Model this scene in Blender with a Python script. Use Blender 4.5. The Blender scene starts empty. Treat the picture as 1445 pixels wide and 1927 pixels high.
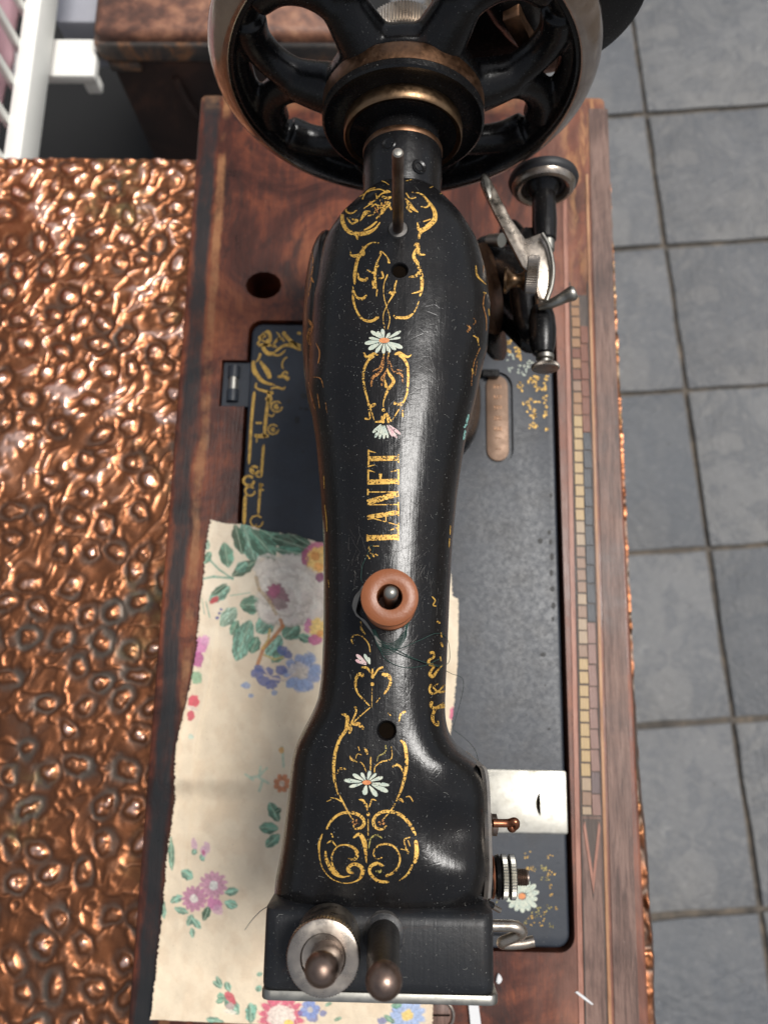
import bpy, bmesh, math, random
import numpy as np
from mathutils import Vector, Matrix
from mathutils.bvhtree import BVHTree
random.seed(7); np.random.seed(7)
D=bpy.data
scn=bpy.context.scene
COL=scn.collection
# ------------------------------------------------------------------ camera
CX,CY,F=722.5,963.5,1500.0
H=0.42
def _frame():
    nx=20.; vx,vy=126.,6763.; ny=(vx*nx+F*F)/vy
    Z=-np.array([nx,-ny,-F]); Z/=np.linalg.norm(Z)
    Y=np.array([vx,vy,-F]); Y-=Z*Y.dot(Z); Y/=np.linalg.norm(Y)
    X=np.cross(Y,Z)
    return np.array([X,Y,Z])
R=_frame(); CAM=np.array([0,0,H])
def ray(px,py): return R@np.array([px-CX,-(py-CY),-F])
def P(px,py,z):
    d=ray(px,py); return Vector(CAM+d*((z-H)/d[2]))
def PY(px,py,y):
    d=ray(px,py); return Vector(CAM+d*(y/d[1]))
def proj(V):
    c=(V-CAM)@R
    return CX+F*c[:,0]/-c[:,2], CY-F*c[:,1]/-c[:,2]
cam=D.cameras.new('camera'); camo=D.objects.new('camera',cam); COL.objects.link(camo)
m4=Matrix([list(R[i])+[CAM[i]] for i in range(3)]+[[0,0,0,1]])
camo.matrix_world=m4
cam.sensor_fit='VERTICAL'; cam.sensor_height=36; cam.sensor_width=36
cam.lens=F/1927*36
cam.clip_start=.01; cam.clip_end=200
cam.dof.use_dof=True; cam.dof.focus_distance=.262; cam.dof.aperture_fstop=13
scn.camera=camo
# ------------------------------------------------------------------ sky and sun
SUN_EL,SUN_AZ=68.,66.      # azimuth measured from +Y towards +X
w=D.worlds.new('World'); scn.world=w; w.use_nodes=True
nt=w.node_tree; bg=nt.nodes['Background']
sk=nt.nodes.new('ShaderNodeTexSky'); sk.sky_type='NISHITA'; sk.sun_disc=False
sk.sun_elevation=math.radians(SUN_EL); sk.sun_rotation=math.radians(SUN_AZ)
sk.dust_density=3.0; sk.air_density=1.0; sk.ozone_density=1.0
hs=nt.nodes.new('ShaderNodeHueSaturation'); hs.inputs['Saturation'].default_value=.38   # hazy, nearly white sky
nt.links.new(sk.outputs[0],hs.inputs['Color']); nt.links.new(hs.outputs[0],bg.inputs[0]); bg.inputs[1].default_value=.052
sl=D.lights.new('sun','SUN'); sl.energy=1.5; sl.angle=math.radians(19); sl.color=(1,.97,.93)
so=D.objects.new('sun',sl); COL.objects.link(so)
sd=Vector((math.sin(math.radians(SUN_AZ))*math.cos(math.radians(SUN_EL)),math.cos(math.radians(SUN_AZ))*math.cos(math.radians(SUN_EL)),math.sin(math.radians(SUN_EL))))
so.rotation_euler=sd.to_track_quat('Z','Y').to_euler()
scn.view_settings.view_transform='Standard'; scn.view_settings.look='None'
scn.view_settings.exposure=1.1; scn.view_settings.gamma=1
scn.render.engine='CYCLES'

# ------------------------------------------------------------------ node helpers
class NM:
    def __init__(s,name):
        s.m=D.materials.new(name); s.m.use_nodes=True; s.t=s.m.node_tree
        s.b=s.t.nodes['Principled BSDF']; s.out=s.t.nodes['Material Output']
        s.co=s.t.nodes.new('ShaderNodeTexCoord').outputs['Object']
    def n(s,typ,**k):
        x=s.t.nodes.new(typ)
        for a,v in k.items(): setattr(x,a,v)
        return x
    def l(s,a,b): s.t.links.new(a,b)
    def put(s,inp,v):
        if hasattr(v,'is_output') : s.l(v,inp)
        else:
            if isinstance(v,(tuple,list)) and len(v)==3 and inp.type=='RGBA': v=tuple(v)+(1,)
            inp.default_value=v
    def set(s,**k):
        for a,v in k.items(): s.put(s.b.inputs[a.replace('_',' ')],v)
        return s
    def map(s,scale,rot=(0,0,0)):
        x=s.n('ShaderNodeMapping'); s.l(s.co,x.inputs[0]); x.inputs['Scale'].default_value=scale; x.inputs['Rotation'].default_value=rot
        return x.outputs[0]
    def noise(s,scale,detail=4,rough=.6,dist=0,vec=None):
        x=s.n('ShaderNodeTexNoise'); s.l(vec or s.co,x.inputs['Vector'])
        x.inputs['Scale'].default_value=scale; x.inputs['Detail'].default_value=detail; x.inputs['Roughness'].default_value=rough; x.inputs['Distortion'].default_value=dist
        return x.outputs['Fac']
    def voro(s,scale,feature='F1',vec=None):
        x=s.n('ShaderNodeTexVoronoi',feature=feature); s.l(vec or s.co,x.inputs['Vector']); x.inputs['Scale'].default_value=scale
        return x.outputs['Distance']
    def ramp(s,fac,stops,interp='LINEAR'):
        x=s.n('ShaderNodeValToRGB'); s.l(fac,x.inputs[0]); cr=x.color_ramp; cr.interpolation=interp
        while len(cr.elements)>len(stops): cr.elements.remove(cr.elements[-1])
        while len(cr.elements)<len(stops): cr.elements.new(1)
        for e,(p,c) in zip(cr.elements,stops):
            e.position=p
            e.color=(c,c,c,1) if isinstance(c,(int,float)) else tuple(c)+(1,)
        return x.outputs[0]
    def mix(s,f,a,b,mode='MIX'):
        x=s.n('ShaderNodeMix',data_type='RGBA',blend_type=mode)
        s.put(x.inputs[0],f); s.put(x.inputs[6],a); s.put(x.inputs[7],b); return x.outputs[2]
    def math(s,op,a,b=0.):
        x=s.n('ShaderNodeMath',operation=op); s.put(x.inputs[0],a); s.put(x.inputs[1],b); return x.outputs[0]
    def rng(s,f,a,b,c,d):
        x=s.n('ShaderNodeMapRange'); s.l(f,x.inputs[0])
        for i,v in enumerate((a,b,c,d)): x.inputs[i+1].default_value=v
        return x.outputs[0]
    def bump(s,h,strength=.3,dist=.001,normal=None):
        x=s.n('ShaderNodeBump'); s.l(h,x.inputs['Height']); x.inputs['Strength'].default_value=strength; x.inputs['Distance'].default_value=dist
        if normal: s.l(normal,x.inputs['Normal'])
        s.l(x.outputs[0],s.b.inputs['Normal']); return x.outputs[0]
    def attr(s,name,out='Color'):
        x=s.n('ShaderNodeAttribute'); x.attribute_name=name; return x.outputs[out]
def sep(m,vec):
    x=m.n('ShaderNodeSeparateXYZ'); m.l(vec,x.inputs[0]); return x.outputs

M={}
def mk_lacquer(name,base=(.0065,.0065,.007),r0=.2,r1=.42,wear=.0,dust=1.0,spec=.31):
    m=NM(name)
    n1=m.noise(55,5,.6); n2=m.noise(420,4,.7); st=m.math('ADD',m.math('MULTIPLY',m.noise(90,4,.65,vec=m.map((1,.08,1))),.5),m.math('MULTIPLY',m.noise(420,5,.75,vec=m.map((1,.05,1))),.5))
    if name=='bed_lacquer': st=n2
    c=m.mix(m.ramp(n1,[(.45,0),(.75,.5)]),base,(.014,.011,.009))
    c=m.mix(m.ramp(m.noise(1500,2,.5),[(.69,0),(.75,.35*dust)]),c,(.30,.30,.28))
    if wear: c=m.mix(m.ramp(m.noise(38,6,.7,.6),[(.60,0),(.70,wear)]),c,(.075,.04,.025))
    if name=='cap_lacquer':
        gp=m.n('ShaderNodeNewGeometry').outputs['Pointiness']
        pe=m.math('ADD',gp,m.math('MULTIPLY',m.math('SUBTRACT',m.noise(300,5,.7),.5),.12))
        c=m.mix(m.ramp(pe,[(.56,0),(.62,.8)]),c,(.16,.145,.13))
        c=m.mix(m.ramp(m.noise(110,6,.75,vec=m.map((1,.3,1),(0,0,.4))),[(.60,0),(.68,.35)]),c,(.09,.09,.095))
    rr=m.rng(m.math('ADD',m.math('MULTIPLY',n2,.3),m.math('MULTIPLY',st,.9)),.45,.78,r0,r1)
    m.set(Base_Color=c,Roughness=rr); m.b.inputs['Specular IOR Level'].default_value=spec
    vo=m.voro(230,'DISTANCE_TO_EDGE'); ck_=m.math('MULTIPLY',m.ramp(vo,[(0,0),(.035,1)]),m.ramp(m.noise(60,4,.7),[(.45,.0),(.6,.5)]))
    n2=m.math('ADD',n2,m.math('MULTIPLY',ck_,.5))
    m.bump(m.math('ADD',m.math('MULTIPLY',n2,.5),m.math('MULTIPLY',st,.3 if name=='bed_lacquer' else 1.5)),.12 if name=='bed_lacquer' else .24,.0006)
    return m.m
M['lacquer']=mk_lacquer('black_lacquer',r0=.12,r1=.33)
M['lacquer_bed']=mk_lacquer('bed_lacquer',base=(.021,.026,.035),r0=.38,r1=.50,dust=.8,spec=.42)
M['lacquer_wheel']=mk_lacquer('wheel_lacquer',r0=.16,r1=.36,wear=.3)
M['lacquer_cap']=mk_lacquer('cap_lacquer',base=(.013,.014,.016),r0=.34,r1=.5,wear=.4)
def mk_metal(name,c1,c2,r0=.2,r1=.45,rust=None,rustamt=.5,sc=120,met=1.0):
    m=NM(name); n1=m.noise(sc,6,.65); n2=m.noise(sc*5,3,.6)
    c=m.mix(m.ramp(n1,[(.35,0),(.68,1)]),c1,c2)
    if rust:
        rf=m.ramp(m.noise(sc*.7,7,.75,.4),[(.52,0),(.66,rustamt)])
        c=m.mix(rf,c,rust)
        m.set(Metallic=m.math('SUBTRACT',met,m.math('MULTIPLY',rf,.6)))
    else: m.set(Metallic=met)
    m.set(Base_Color=c,Roughness=m.rng(n2,.3,.7,r0,r1)); m.bump(n2,.12,.0004)
    return m.m
M['nickel']=mk_metal('worn_nickel',(.46,.41,.35),(.34,.295,.25),.2,.44,(.13,.07,.045),.35,60)
M['nickel_bright']=mk_metal('bright_nickel',(.36,.35,.315),(.28,.27,.24),.3,.5,(.14,.12,.08),.45,45)
M['nickel_rim']=mk_metal('rim_nickel',(.52,.45,.40),(.36,.30,.26),.10,.26,(.12,.08,.06),.35,50)
M['steel']=mk_metal('dull_steel',(.27,.22,.185),(.15,.11,.09),.3,.5,(.10,.045,.03),.6)
M['dark_steel']=mk_metal('dark_steel',(.12,.115,.11),(.08,.075,.07),.4,.55)
M['bar_steel']=mk_metal('brown_steel',(.26,.19,.155),(.17,.115,.09),.3,.45,(.09,.04,.025),.6)
M['bronze']=mk_metal('aged_bronze',(.25,.135,.075),(.12,.065,.04),.32,.5,(.03,.022,.018),.75)
M['brass']=mk_metal('aged_brass',(.27,.175,.10),(.15,.09,.05),.28,.45)
M['plate_brass']=mk_metal('plate_brass',(.20,.130,.090),(.145,.092,.062),.45,.6,None,.5,60,.6)
M['copper_hook']=mk_metal('copper_hook',(.42,.17,.09),(.24,.09,.05),.25,.4)
M['rubber']=NM('black_rubber').set(Base_Color=(.018,.018,.02),Roughness=.55).m
def mk_hole():
    m=NM('dark_bore'); m.set(Base_Color=m.mix(m.noise(300),(.004,.003,.002),(.009,.006,.004)),Roughness=.9); m.b.inputs['Specular IOR Level'].default_value=0.; return m.m
M['bore']=mk_hole()
def mk_decal(name,c1,c2,lo=.40,met=.35,r=.45,sc=1900):
    m=NM(name)
    n=m.noise(sc,2,.5); big=m.noise(170,4,.7); st=m.noise(900,3,.6,vec=m.map((1,.25,1),(0,0,.6)))
    c=m.mix(m.ramp(m.noise(700,3,.6),[(.35,0),(.65,1)]),c1,c2)
    m.set(Base_Color=c,Metallic=met,Roughness=r)
    a=m.math('ADD',m.math('ADD',m.math('MULTIPLY',n,.60),m.math('MULTIPLY',big,.22)),m.math('MULTIPLY',st,.18))
    a=m.ramp(a,[(lo,0),(lo+.035,1)])
    tr=m.n('ShaderNodeBsdfTransparent'); mx=m.n('ShaderNodeMixShader')
    m.l(a,mx.inputs[0]); m.l(tr.outputs[0],mx.inputs[1]); m.l(m.b.outputs[0],mx.inputs[2]); m.l(mx.outputs[0],m.out.inputs[0])
    return m.m
M['gold']=mk_decal('gold_transfer',(.70,.425,.09),(.48,.255,.045),.44)
M['gold_bed']=mk_decal('gold_transfer_bed',(.62,.38,.08),(.42,.24,.04),.43)
M['gold_dim']=mk_decal('gold_transfer_worn',(.50,.22,.05),(.34,.14,.04),.475)
M['gold_olive']=mk_decal('olive_transfer',(.42,.36,.10),(.30,.22,.05),.46)
M['petal']=mk_decal('petal_transfer',(.56,.57,.45),(.38,.45,.38),.385,0,.5)
M['petal_pink']=mk_decal('pink_transfer',(.60,.34,.36),(.60,.52,.46),.40,0,.5)
M['petal_teal']=mk_decal('teal_transfer',(.16,.42,.38),(.30,.5,.44),.45,0,.5)
M['center']=mk_decal('daisy_heart',(.66,.26,.08),(.50,.16,.06),.36,0,.5)
M['crackle']=mk_decal('dark_crackle',(.02,.02,.02),(.01,.01,.01),.3,0,.6)
def mk_wood(name,cols,gs=(60,5,60),r0=.3,r1=.55,dark=.35,patch=True,gw=.5):
    m=NM(name)
    g=m.noise(6,7,.7,.5,vec=m.map(gs)); big=m.noise(16,6,.68,.8); fine=m.noise(30,5,.7,vec=m.map((28,1.6,28)))
    c=m.ramp(m.math('ADD',m.math('MULTIPLY',g,gw),m.math('MULTIPLY',big,1-gw)),[(.36,cols[0]),(.47,cols[1]),(.55,cols[2]),(.66,cols[3])])
    if patch:
        pf=m.ramp(m.noise(30,7,.72,.9,vec=m.map((1,.55,1))),[(.51,0),(.60,1)])
        c=m.mix(m.math('MULTIPLY',pf,.75),c,cols[0])
    c=m.mix(m.ramp(fine,[(.50,0),(.66,dark)]),c,(.02,.011,.008))
    c=m.mix(m.ramp(m.noise(700,2,.5),[(.74,0),(.78,.25)]),c,(.45,.34,.28))
    m.set(Base_Color=c,Roughness=m.rng(big,.35,.65,r0,r1)); m.b.inputs['Specular IOR Level'].default_value=.36
    m.bump(m.math('ADD',fine,m.math('MULTIPLY',g,.6)),.28,.0008)
    return m
wm=mk_wood('mahogany_case',[(.019,.008,.006),(.066,.018,.010),(.150,.038,.015),(.28,.088,.034)],(40,6,40),.26,.5,.30,True,.22)
# worn dark ebonised band along the left edge and worn bright arrises
_x,_y,_z=sep(wm,wm.co)
band=wm.ramp(wm.math('ADD',_x,wm.math('MULTIPLY',wm.noise(60,4,.7),.007)),[(0,0),(1,1)])
def band_mask(m,x,lo,hi,soft):
    a=m.rng(x,lo,lo+soft,0,1); b=m.rng(x,hi,hi+soft,1,0); return m.math('MULTIPLY',a,b)
xx=wm.math('ADD',_x,wm.math('MULTIPLY',wm.math('SUBTRACT',wm.noise(45,5,.7,vec=wm.map((1,.35,1))),.5),.012))
old=wm.b.inputs['Base Color'].links[0].from_socket
c=wm.mix(wm.math('MULTIPLY',band_mask(wm,xx,-.1225,-.1135,.0025),wm.ramp(wm.noise(33,6,.75,vec=wm.map((1,.4,1))),[(.30,.35),(.50,.92)])),old,(.016,.018,.019))
c=wm.mix(wm.math('MULTIPLY',wm.math('MULTIPLY',band_mask(wm,xx,-.111,-.1065,.0015),wm.ramp(wm.noise(25,5,.7),[(.42,0),(.6,.8)])),1.),c,(.30,.14,.06))
edge=wm.rng(_y,.340,.3535,0,1)
c=wm.mix(wm.math('MULTIPLY',edge,wm.ramp(wm.noise(60,5,.7),[(.4,0),(.6,.7)])),c,(.40,.20,.09))
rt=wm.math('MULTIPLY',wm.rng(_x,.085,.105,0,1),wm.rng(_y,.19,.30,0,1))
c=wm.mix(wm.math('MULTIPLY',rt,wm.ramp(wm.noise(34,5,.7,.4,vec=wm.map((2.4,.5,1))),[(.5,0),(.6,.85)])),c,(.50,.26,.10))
c=wm.mix(wm.math('MULTIPLY',wm.rng(_x,.060,.088,0,1),wm.ramp(wm.noise(40,6,.7,.4,vec=wm.map((1,.3,1))),[(.35,.15),(.65,.7)])),c,(.25,.12,.085))  # pinker, lighter right side: brighter sky reflection put into the wood colour
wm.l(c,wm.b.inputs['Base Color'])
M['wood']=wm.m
M['wood_side']=mk_wood('walnut_border',[(.055,.032,.026),(.12,.070,.055),(.19,.115,.090),(.26,.17,.135)],(70,5,70),.38,.6,.5,False).m
M['string_pink']=mk_wood('pink_stringing',[(.16,.065,.045),(.28,.125,.085),(.36,.17,.12),(.42,.23,.17)],(90,6,90),.35,.5,.25,False).m
M['string_orange']=mk_wood('orange_stringing',[(.20,.09,.05),(.32,.155,.075),(.42,.22,.11),(.48,.28,.16)],(90,6,90),.35,.5,.25,False).m
M['inlay_dark']=mk_wood('inlay_ground',[(.03,.023,.02),(.06,.044,.036),(.09,.065,.052),(.11,.08,.065)],(90,6,90),.4,.55,.3,False).m
INLAY={}
for k,b in dict(yellow=(.48,.33,.16),pale=(.40,.29,.19),tan=(.29,.18,.12),orange=(.33,.18,.09),red=(.20,.075,.045),slate=(.055,.058,.065),rose=(.26,.15,.12),grey=(.15,.105,.10)).items():
    q=[tuple(v*f for v in b) for f in (.62,.86,1.05,1.25)]
    INLAY[k]=mk_wood('inlay_'+k,q,(110,8,110),.36,.5,.3,False).m
def mk_copper():
    m=NM('hammered_copper')
    p=m.attr('patina_light','Fac')
    n=m.noise(70,6,.7,.5); n2=m.noise(500,4,.65); big=m.noise(9,3,.6)
    f=m.math('ADD',p,m.math('MULTIPLY',m.math('SUBTRACT',n,.5),.45))
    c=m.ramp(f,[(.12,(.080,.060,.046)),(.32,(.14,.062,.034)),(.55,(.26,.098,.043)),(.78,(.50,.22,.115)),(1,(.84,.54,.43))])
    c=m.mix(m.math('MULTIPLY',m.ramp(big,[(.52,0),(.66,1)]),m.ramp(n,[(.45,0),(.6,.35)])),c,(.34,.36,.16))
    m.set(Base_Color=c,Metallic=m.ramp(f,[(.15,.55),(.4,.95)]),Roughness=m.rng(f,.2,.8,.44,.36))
    m.bump(m.math('ADD',n2,m.math('MULTIPLY',n,.5)),.14,.0006)
    return m.m
M['copper']=mk_copper()
def mk_floor():
    m=NM('slate_paving'); n=m.noise(7,7,.65,.3); n2=m.noise(90,5,.7); sp=m.noise(22,3,.5)
    oi=m.n('ShaderNodeObjectInfo').outputs['Random']
    c=m.ramp(n,[(.3,(.075,.078,.082)),(.5,(.112,.115,.120)),(.7,(.155,.155,.155))])
    c=m.mix(m.ramp(m.noise(3.3,5,.6),[(.45,0),(.7,.5)]),c,(.16,.15,.135))
    c=m.mix(m.rng(n2,.5,.75,0,.5),c,(.22,.215,.205))
    c=m.mix(m.ramp(sp,[(.68,0),(.74,.5)]),c,(.26,.26,.25))
    c=m.mix(m.rng(oi,0,.5,.45,0),c,(.060,.068,.078)); c=m.mix(m.rng(oi,.5,1,0,.45),c,(.19,.19,.185))
    st=m.ramp(m.noise(11,8,.75,1.2),[(.46,0),(.56,.6),(.60,.15),(.7,.5)])
    c=m.mix(st,c,(.062,.070,.082))
    c=m.mix(m.ramp(m.noise(1.7,6,.7,.6),[(.48,0),(.62,.45)]),c,(.17,.165,.155))
    c=m.mix(m.ramp(m.noise(45,7,.8,.4),[(.60,0),(.70,.55)]),c,(.27,.26,.25))
    c=m.mix(m.ramp(m.noise(60,4,.6),[(.66,0),(.72,.6)]),c,(.035,.035,.035))
    m.set(Base_Color=c,Roughness=m.rng(n,.3,.7,.33,.62)); m.bump(m.math('ADD',m.math('ADD',n,m.noise(24,6,.7)),m.math('MULTIPLY',n2,.5)),.6,.009)
    return m.m
M['floor']=mk_floor()
def mk_joint():
    m=NM('sandy_joint'); m.set(Base_Color=m.ramp(m.noise(30,6,.7),[(.36,(.040,.036,.032)),(.5,(.085,.073,.060)),(.70,(.17,.135,.10))]),Roughness=.9); return m.m
M['joint']=mk_joint()
def mk_leather():
    m=NM('worn_leather'); n=m.noise(14,7,.72,.8); n2=m.noise(70,5,.7)
    c=m.ramp(m.math('ADD',m.math('MULTIPLY',n,.65),m.math('MULTIPLY',n2,.35)),[(.36,(.03,.018,.015)),(.46,(.10,.045,.03)),(.54,(.24,.11,.065)),(.66,(.46,.25,.14))])
    m.set(Base_Color=c,Roughness=.5); m.bump(n2,.4,.002); return m.m
def mk_leather_dark():
    m=NM('dark_leather'); n=m.noise(9,7,.7,.8); n2=m.noise(60,5,.7)
    c=m.ramp(n,[(.4,(.016,.010,.009)),(.58,(.038,.02,.016)),(.72,(.10,.045,.028))])
    m.set(Base_Color=c,Roughness=.6); m.bump(n2,.4,.002); return m.m
def mk_leather_edge():
    m=NM('scuffed_edge'); n=m.noise(26,6,.72,.5)
    c=m.ramp(n,[(.4,(.05,.05,.05)),(.52,(.10,.085,.075)),(.6,(.30,.15,.075)),(.7,(.45,.25,.13))])
    m.set(Base_Color=c,Roughness=.5); return m.m
M['leather']=mk_leather(); M['leather_dark']=mk_leather_dark(); M['leather_edge']=mk_leather_edge()
def mk_plain(name,c,r=.5,var=.12,sc=40,**k):
    m=NM(name); m.set(Base_Color=m.mix(m.noise(sc,5,.6),tuple(v*(1-var) for v in c),tuple(min(1,v*(1+var)) for v in c)),Roughness=r,**k); m.bump(m.noise(sc*8,3,.6),.1,.001); return m.m
M['white_plastic']=mk_plain('white_paint',(.78,.78,.73),.45,.08)
M['grey_plastic']=mk_plain('grey_plastic',(.35,.36,.40),.5)
M['pink_fabric']=mk_plain('pink_fabric',(.80,.52,.58),.8,.15,25)
M['shade_black']=mk_plain('shade_black',(.006,.006,.006),.9,.2)  # near-black shade colour of the added box behind the table
M['spool_wood']=mk_plain('spool_wood',(.25,.082,.030),.38,.22,160)
M['thread']=mk_plain('green_thread',(.012,.045,.035),.8,.2)
M['cotton']=mk_plain('grey_cotton',(.22,.21,.19),.9,.2)
M['lint']=mk_plain('pale_lint',(.26,.26,.235),.9,.2)
M['paper']=mk_plain('white_paper',(.62,.62,.62),.6,.04)
M['fold_line']=mk_plain('cream_thread',(.60,.55,.45),.9,.1)
def mk_cloth():
    m=NM('printed_cotton'); col=m.attr('print','Color')
    wv=m.math('ADD',m.noise(2600,2,.5,vec=m.map((1,.25,1))),m.noise(2600,2,.5,vec=m.map((.25,1,1))))
    c=m.mix(m.rng(wv,.7,1.3,0,.35),col,(.30,.24,.17),'MULTIPLY'); c=m.mix(.75,c,col)
    c=m.mix(m.ramp(m.noise(480,4,.7),[(.66,0),(.74,.4)]),c,(.30,.20,.12))
    m.set(Base_Color=c,Roughness=.9); m.bump(wv,.35,.0006); return m.m
M['cloth']=mk_cloth()

# ------------------------------------------------------------------ mesh helpers
def link(name,me,mat,parent=None,smooth=True):
    o=D.objects.new(name,me); COL.objects.link(o)
    if mat is not None:
        me.materials.clear(); me.materials.append(M[mat] if isinstance(mat,str) else mat)
    if smooth: me.shade_smooth()
    if parent is not None:
        o.parent=parent
    return o
def empty(name,label,cat,group=None,loc=(0,0,0)):
    o=D.objects.new(name,None); COL.objects.link(o); o['label']=label; o['category']=cat
    if group:o['group']=group
    return o
def tag(o,label,cat,group=None):
    o['label']=label;o['category']=cat
    if group:o['group']=group
    return o
class MB:
    def __init__(s): s.v=[];s.f=[]
    def grid(s,rows,closed_u=True,cap0=False,cap1=False):
        b=len(s.v); n=len(rows[0])
        for r in rows: s.v+= [tuple(p) for p in r]
        for i in range(len(rows)-1):
            for j in range(n if closed_u else n-1):
                a=b+i*n+j; c=b+i*n+(j+1)%n
                s.f.append((a,c,c+n,a+n))
        if cap0: s.f.append(tuple(b+j for j in range(n))[::-1])
        if cap1: s.f.append(tuple(b+(len(rows)-1)*n+j for j in range(n)))
    def lathe(s,o,ax,prof,seg=48,knurl=0,kr=None,up=None):
        """profile: list of (distance along axis, radius)"""
        o=Vector(o); ax=Vector(ax).normalized()
        u=ax.orthogonal().normalized() if up is None else (Vector(up)-ax*ax.dot(Vector(up))).normalized()
        vv=ax.cross(u); rows=[]
        for i,(t,r) in enumerate(prof):
            row=[]
            for k in range(seg):
                a=2*math.pi*k/seg; rr=r
                if kr and i in kr: rr=r*(1-knurl*(k%2))
                row.append(o+ax*t+(u*math.cos(a)+vv*math.sin(a))*max(rr,1e-6))
            rows.append(row)
        op=tuple(prof[0])==tuple(prof[-1]); s.grid(rows,True,prof[0][1]>1e-5 and not op,prof[-1][1]>1e-5 and not op)
    def tube(s,pts,rad,seg=12,cap=True):
        pts=[Vector(p) for p in pts]; n=len(pts)
        if not isinstance(rad,(list,tuple)): rad=[rad]*n
        rows=[]; prev=None
        for i,p in enumerate(pts):
            t=(pts[min(i+1,n-1)]-pts[max(i-1,0)]).normalized()
            u=t.orthogonal().normalized() if prev is None else (prev-t*t.dot(prev)).normalized()
            prev=u; v=t.cross(u)
            rows.append([p+(u*math.cos(2*math.pi*k/seg)+v*math.sin(2*math.pi*k/seg))*rad[i] for k in range(seg)])
        s.grid(rows,True,cap,cap)
    def prism(s,poly,z0,z1):
        b=len(s.v); n=len(poly)
        s.v+=[(p[0],p[1],z0) for p in poly]+[(p[0],p[1],z1) for p in poly]
        for i in range(n):
            j=(i+1)%n; s.f.append((b+i,b+j,b+n+j,b+n+i))
        s.f.append(tuple(b+n+i for i in range(n))); s.f.append(tuple(b+i for i in range(n))[::-1])
    def me(s,name='m'):
        m=D.meshes.new(name); m.from_pydata([tuple(v) for v in s.v],[],s.f); m.update(); return m
    def obj(s,name,mat,parent=None,smooth=True,bevel=0,seg=2,angle=40):
        m=s.me(name)
        bm=bmesh.new(); bm.from_mesh(m); bmesh.ops.recalc_face_normals(bm,faces=bm.faces)
        if bevel:
            es=[e for e in bm.edges if len(e.link_faces)==2 and e.calc_face_angle(0)>math.radians(angle)]
            bmesh.ops.bevel(bm,geom=es,offset=bevel,segments=seg,affect='EDGES',profile=.5,clamp_overlap=True)
        bm.to_mesh(m); bm.free()
        o=link(name,m,mat,parent,smooth)
        if smooth: m.set_sharp_from_angle(angle=math.radians(38))
        return o
def boxmb(mb,x0,x1,y0,y1,z0,z1): mb.prism([(x0,y0),(x1,y0),(x1,y1),(x0,y1)],z0,z1); return mb
def spline(pts,n=10):
    pts=[Vector(p) for p in pts]; out=[]
    if len(pts)==2:
        return [pts[0].lerp(pts[1],i/n) for i in range(n+1)]
    q=[pts[0]*2-pts[1]]+pts+[pts[-1]*2-pts[-2]]
    for i in range(1,len(q)-2):
        p0,p1,p2,p3=q[i-1:i+3]
        for k in range(n):
            t=k/n
            out.append(.5*((2*p1)+(p2-p0)*t+(2*p0-5*p1+4*p2-p3)*t*t+(3*p1-p0-3*p2+p3)*t**3))
    out.append(pts[-1]); return out
def lerp_list(w,t):
    if not isinstance(w,(list,tuple)): return w
    x=t*(len(w)-1); i=min(int(x),len(w)-2); return w[i]+(w[i+1]-w[i])*(x-i)
def rrect(x0,x1,y0,y1,r,n=6):
    out=[]
    for cx,cy,a0 in((x1-r,y1-r,0),(x0+r,y1-r,90),(x0+r,y0+r,180),(x1-r,y0+r,270)):
        for k in range(n+1):
            a=math.radians(a0+90*k/n); out.append((cx+r*math.cos(a),cy+r*math.sin(a)))
    return out
def bake(o):
    dg=bpy.context.evaluated_depsgraph_get(); dg.update()
    me=D.meshes.new_from_object(o.evaluated_get(dg)); 
    mats=list(o.data.materials); o.modifiers.clear(); o.data=me
    return o
def boolean(o,cutters):
    for c in cutters:
        md=o.modifiers.new('b','BOOLEAN'); md.object=c; md.operation='DIFFERENCE'; md.solver='EXACT'
    bake(o)
    for c in cutters:
        D.objects.remove(c)
def vnoise(x,y,seed=0):
    x=np.asarray(x,float);y=np.asarray(y,float)
    xi=np.floor(x).astype(np.int64); yi=np.floor(y).astype(np.int64); fx=x-xi; fy=y-yi
    fx=fx*fx*(3-2*fx); fy=fy*fy*(3-2*fy)
    def h(a,b):
        n=(a*374761393+b*668265263+seed*2147483+1013904223)&0xffffffff
        n=((n^(n>>13))*1274126177)&0xffffffff
        return ((n^(n>>16))&0xffff)/65535.
    return (h(xi,yi)*(1-fx)+h(xi+1,yi)*fx)*(1-fy)+(h(xi,yi+1)*(1-fx)+h(xi+1,yi+1)*fx)*fy
def fbm(x,y,seed=0,o=4):
    s=0;a=.5;t=0
    for k in range(o):
        s=s+a*vnoise(x*2**k+17.3*k,y*2**k+5.1*k,seed+k); t+=a; a*=.5
    return s/t
def smooth(a,b,x):
    t=np.clip((x-a)/(b-a),0,1); return t*t*(3-2*t)
def gridmesh(name,V,nr,nc):
    me=D.meshes.new(name)
    i=np.arange(nr*nc).reshape(nr,nc)
    q=np.stack([i[:-1,:-1],i[:-1,1:],i[1:,1:],i[1:,:-1]],-1).reshape(-1,4)
    me.vertices.add(len(V)); me.vertices.foreach_set('co',V.astype(np.float32).ravel())
    me.loops.add(len(q)*4); me.loops.foreach_set('vertex_index',q.astype(np.int32).ravel())
    me.polygons.add(len(q)); me.polygons.foreach_set('loop_start',(np.arange(len(q))*4).astype(np.int32))
    me.update(calc_edges=True); me.validate(); return me

# ================================================================== SETTING: paving
FZ=-.80
pave=D.objects.new('pavement',None)
gm=MB(); gm.prism([(-9,-9),(9,-9),(9,9),(-9,9)],FZ-.05,FZ-.006)
pave=gm.obj('pavement','joint',None,False); pave['kind']='structure'
ang=math.radians(-4.0); ca,sa=math.cos(ang),math.sin(ang)
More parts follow.
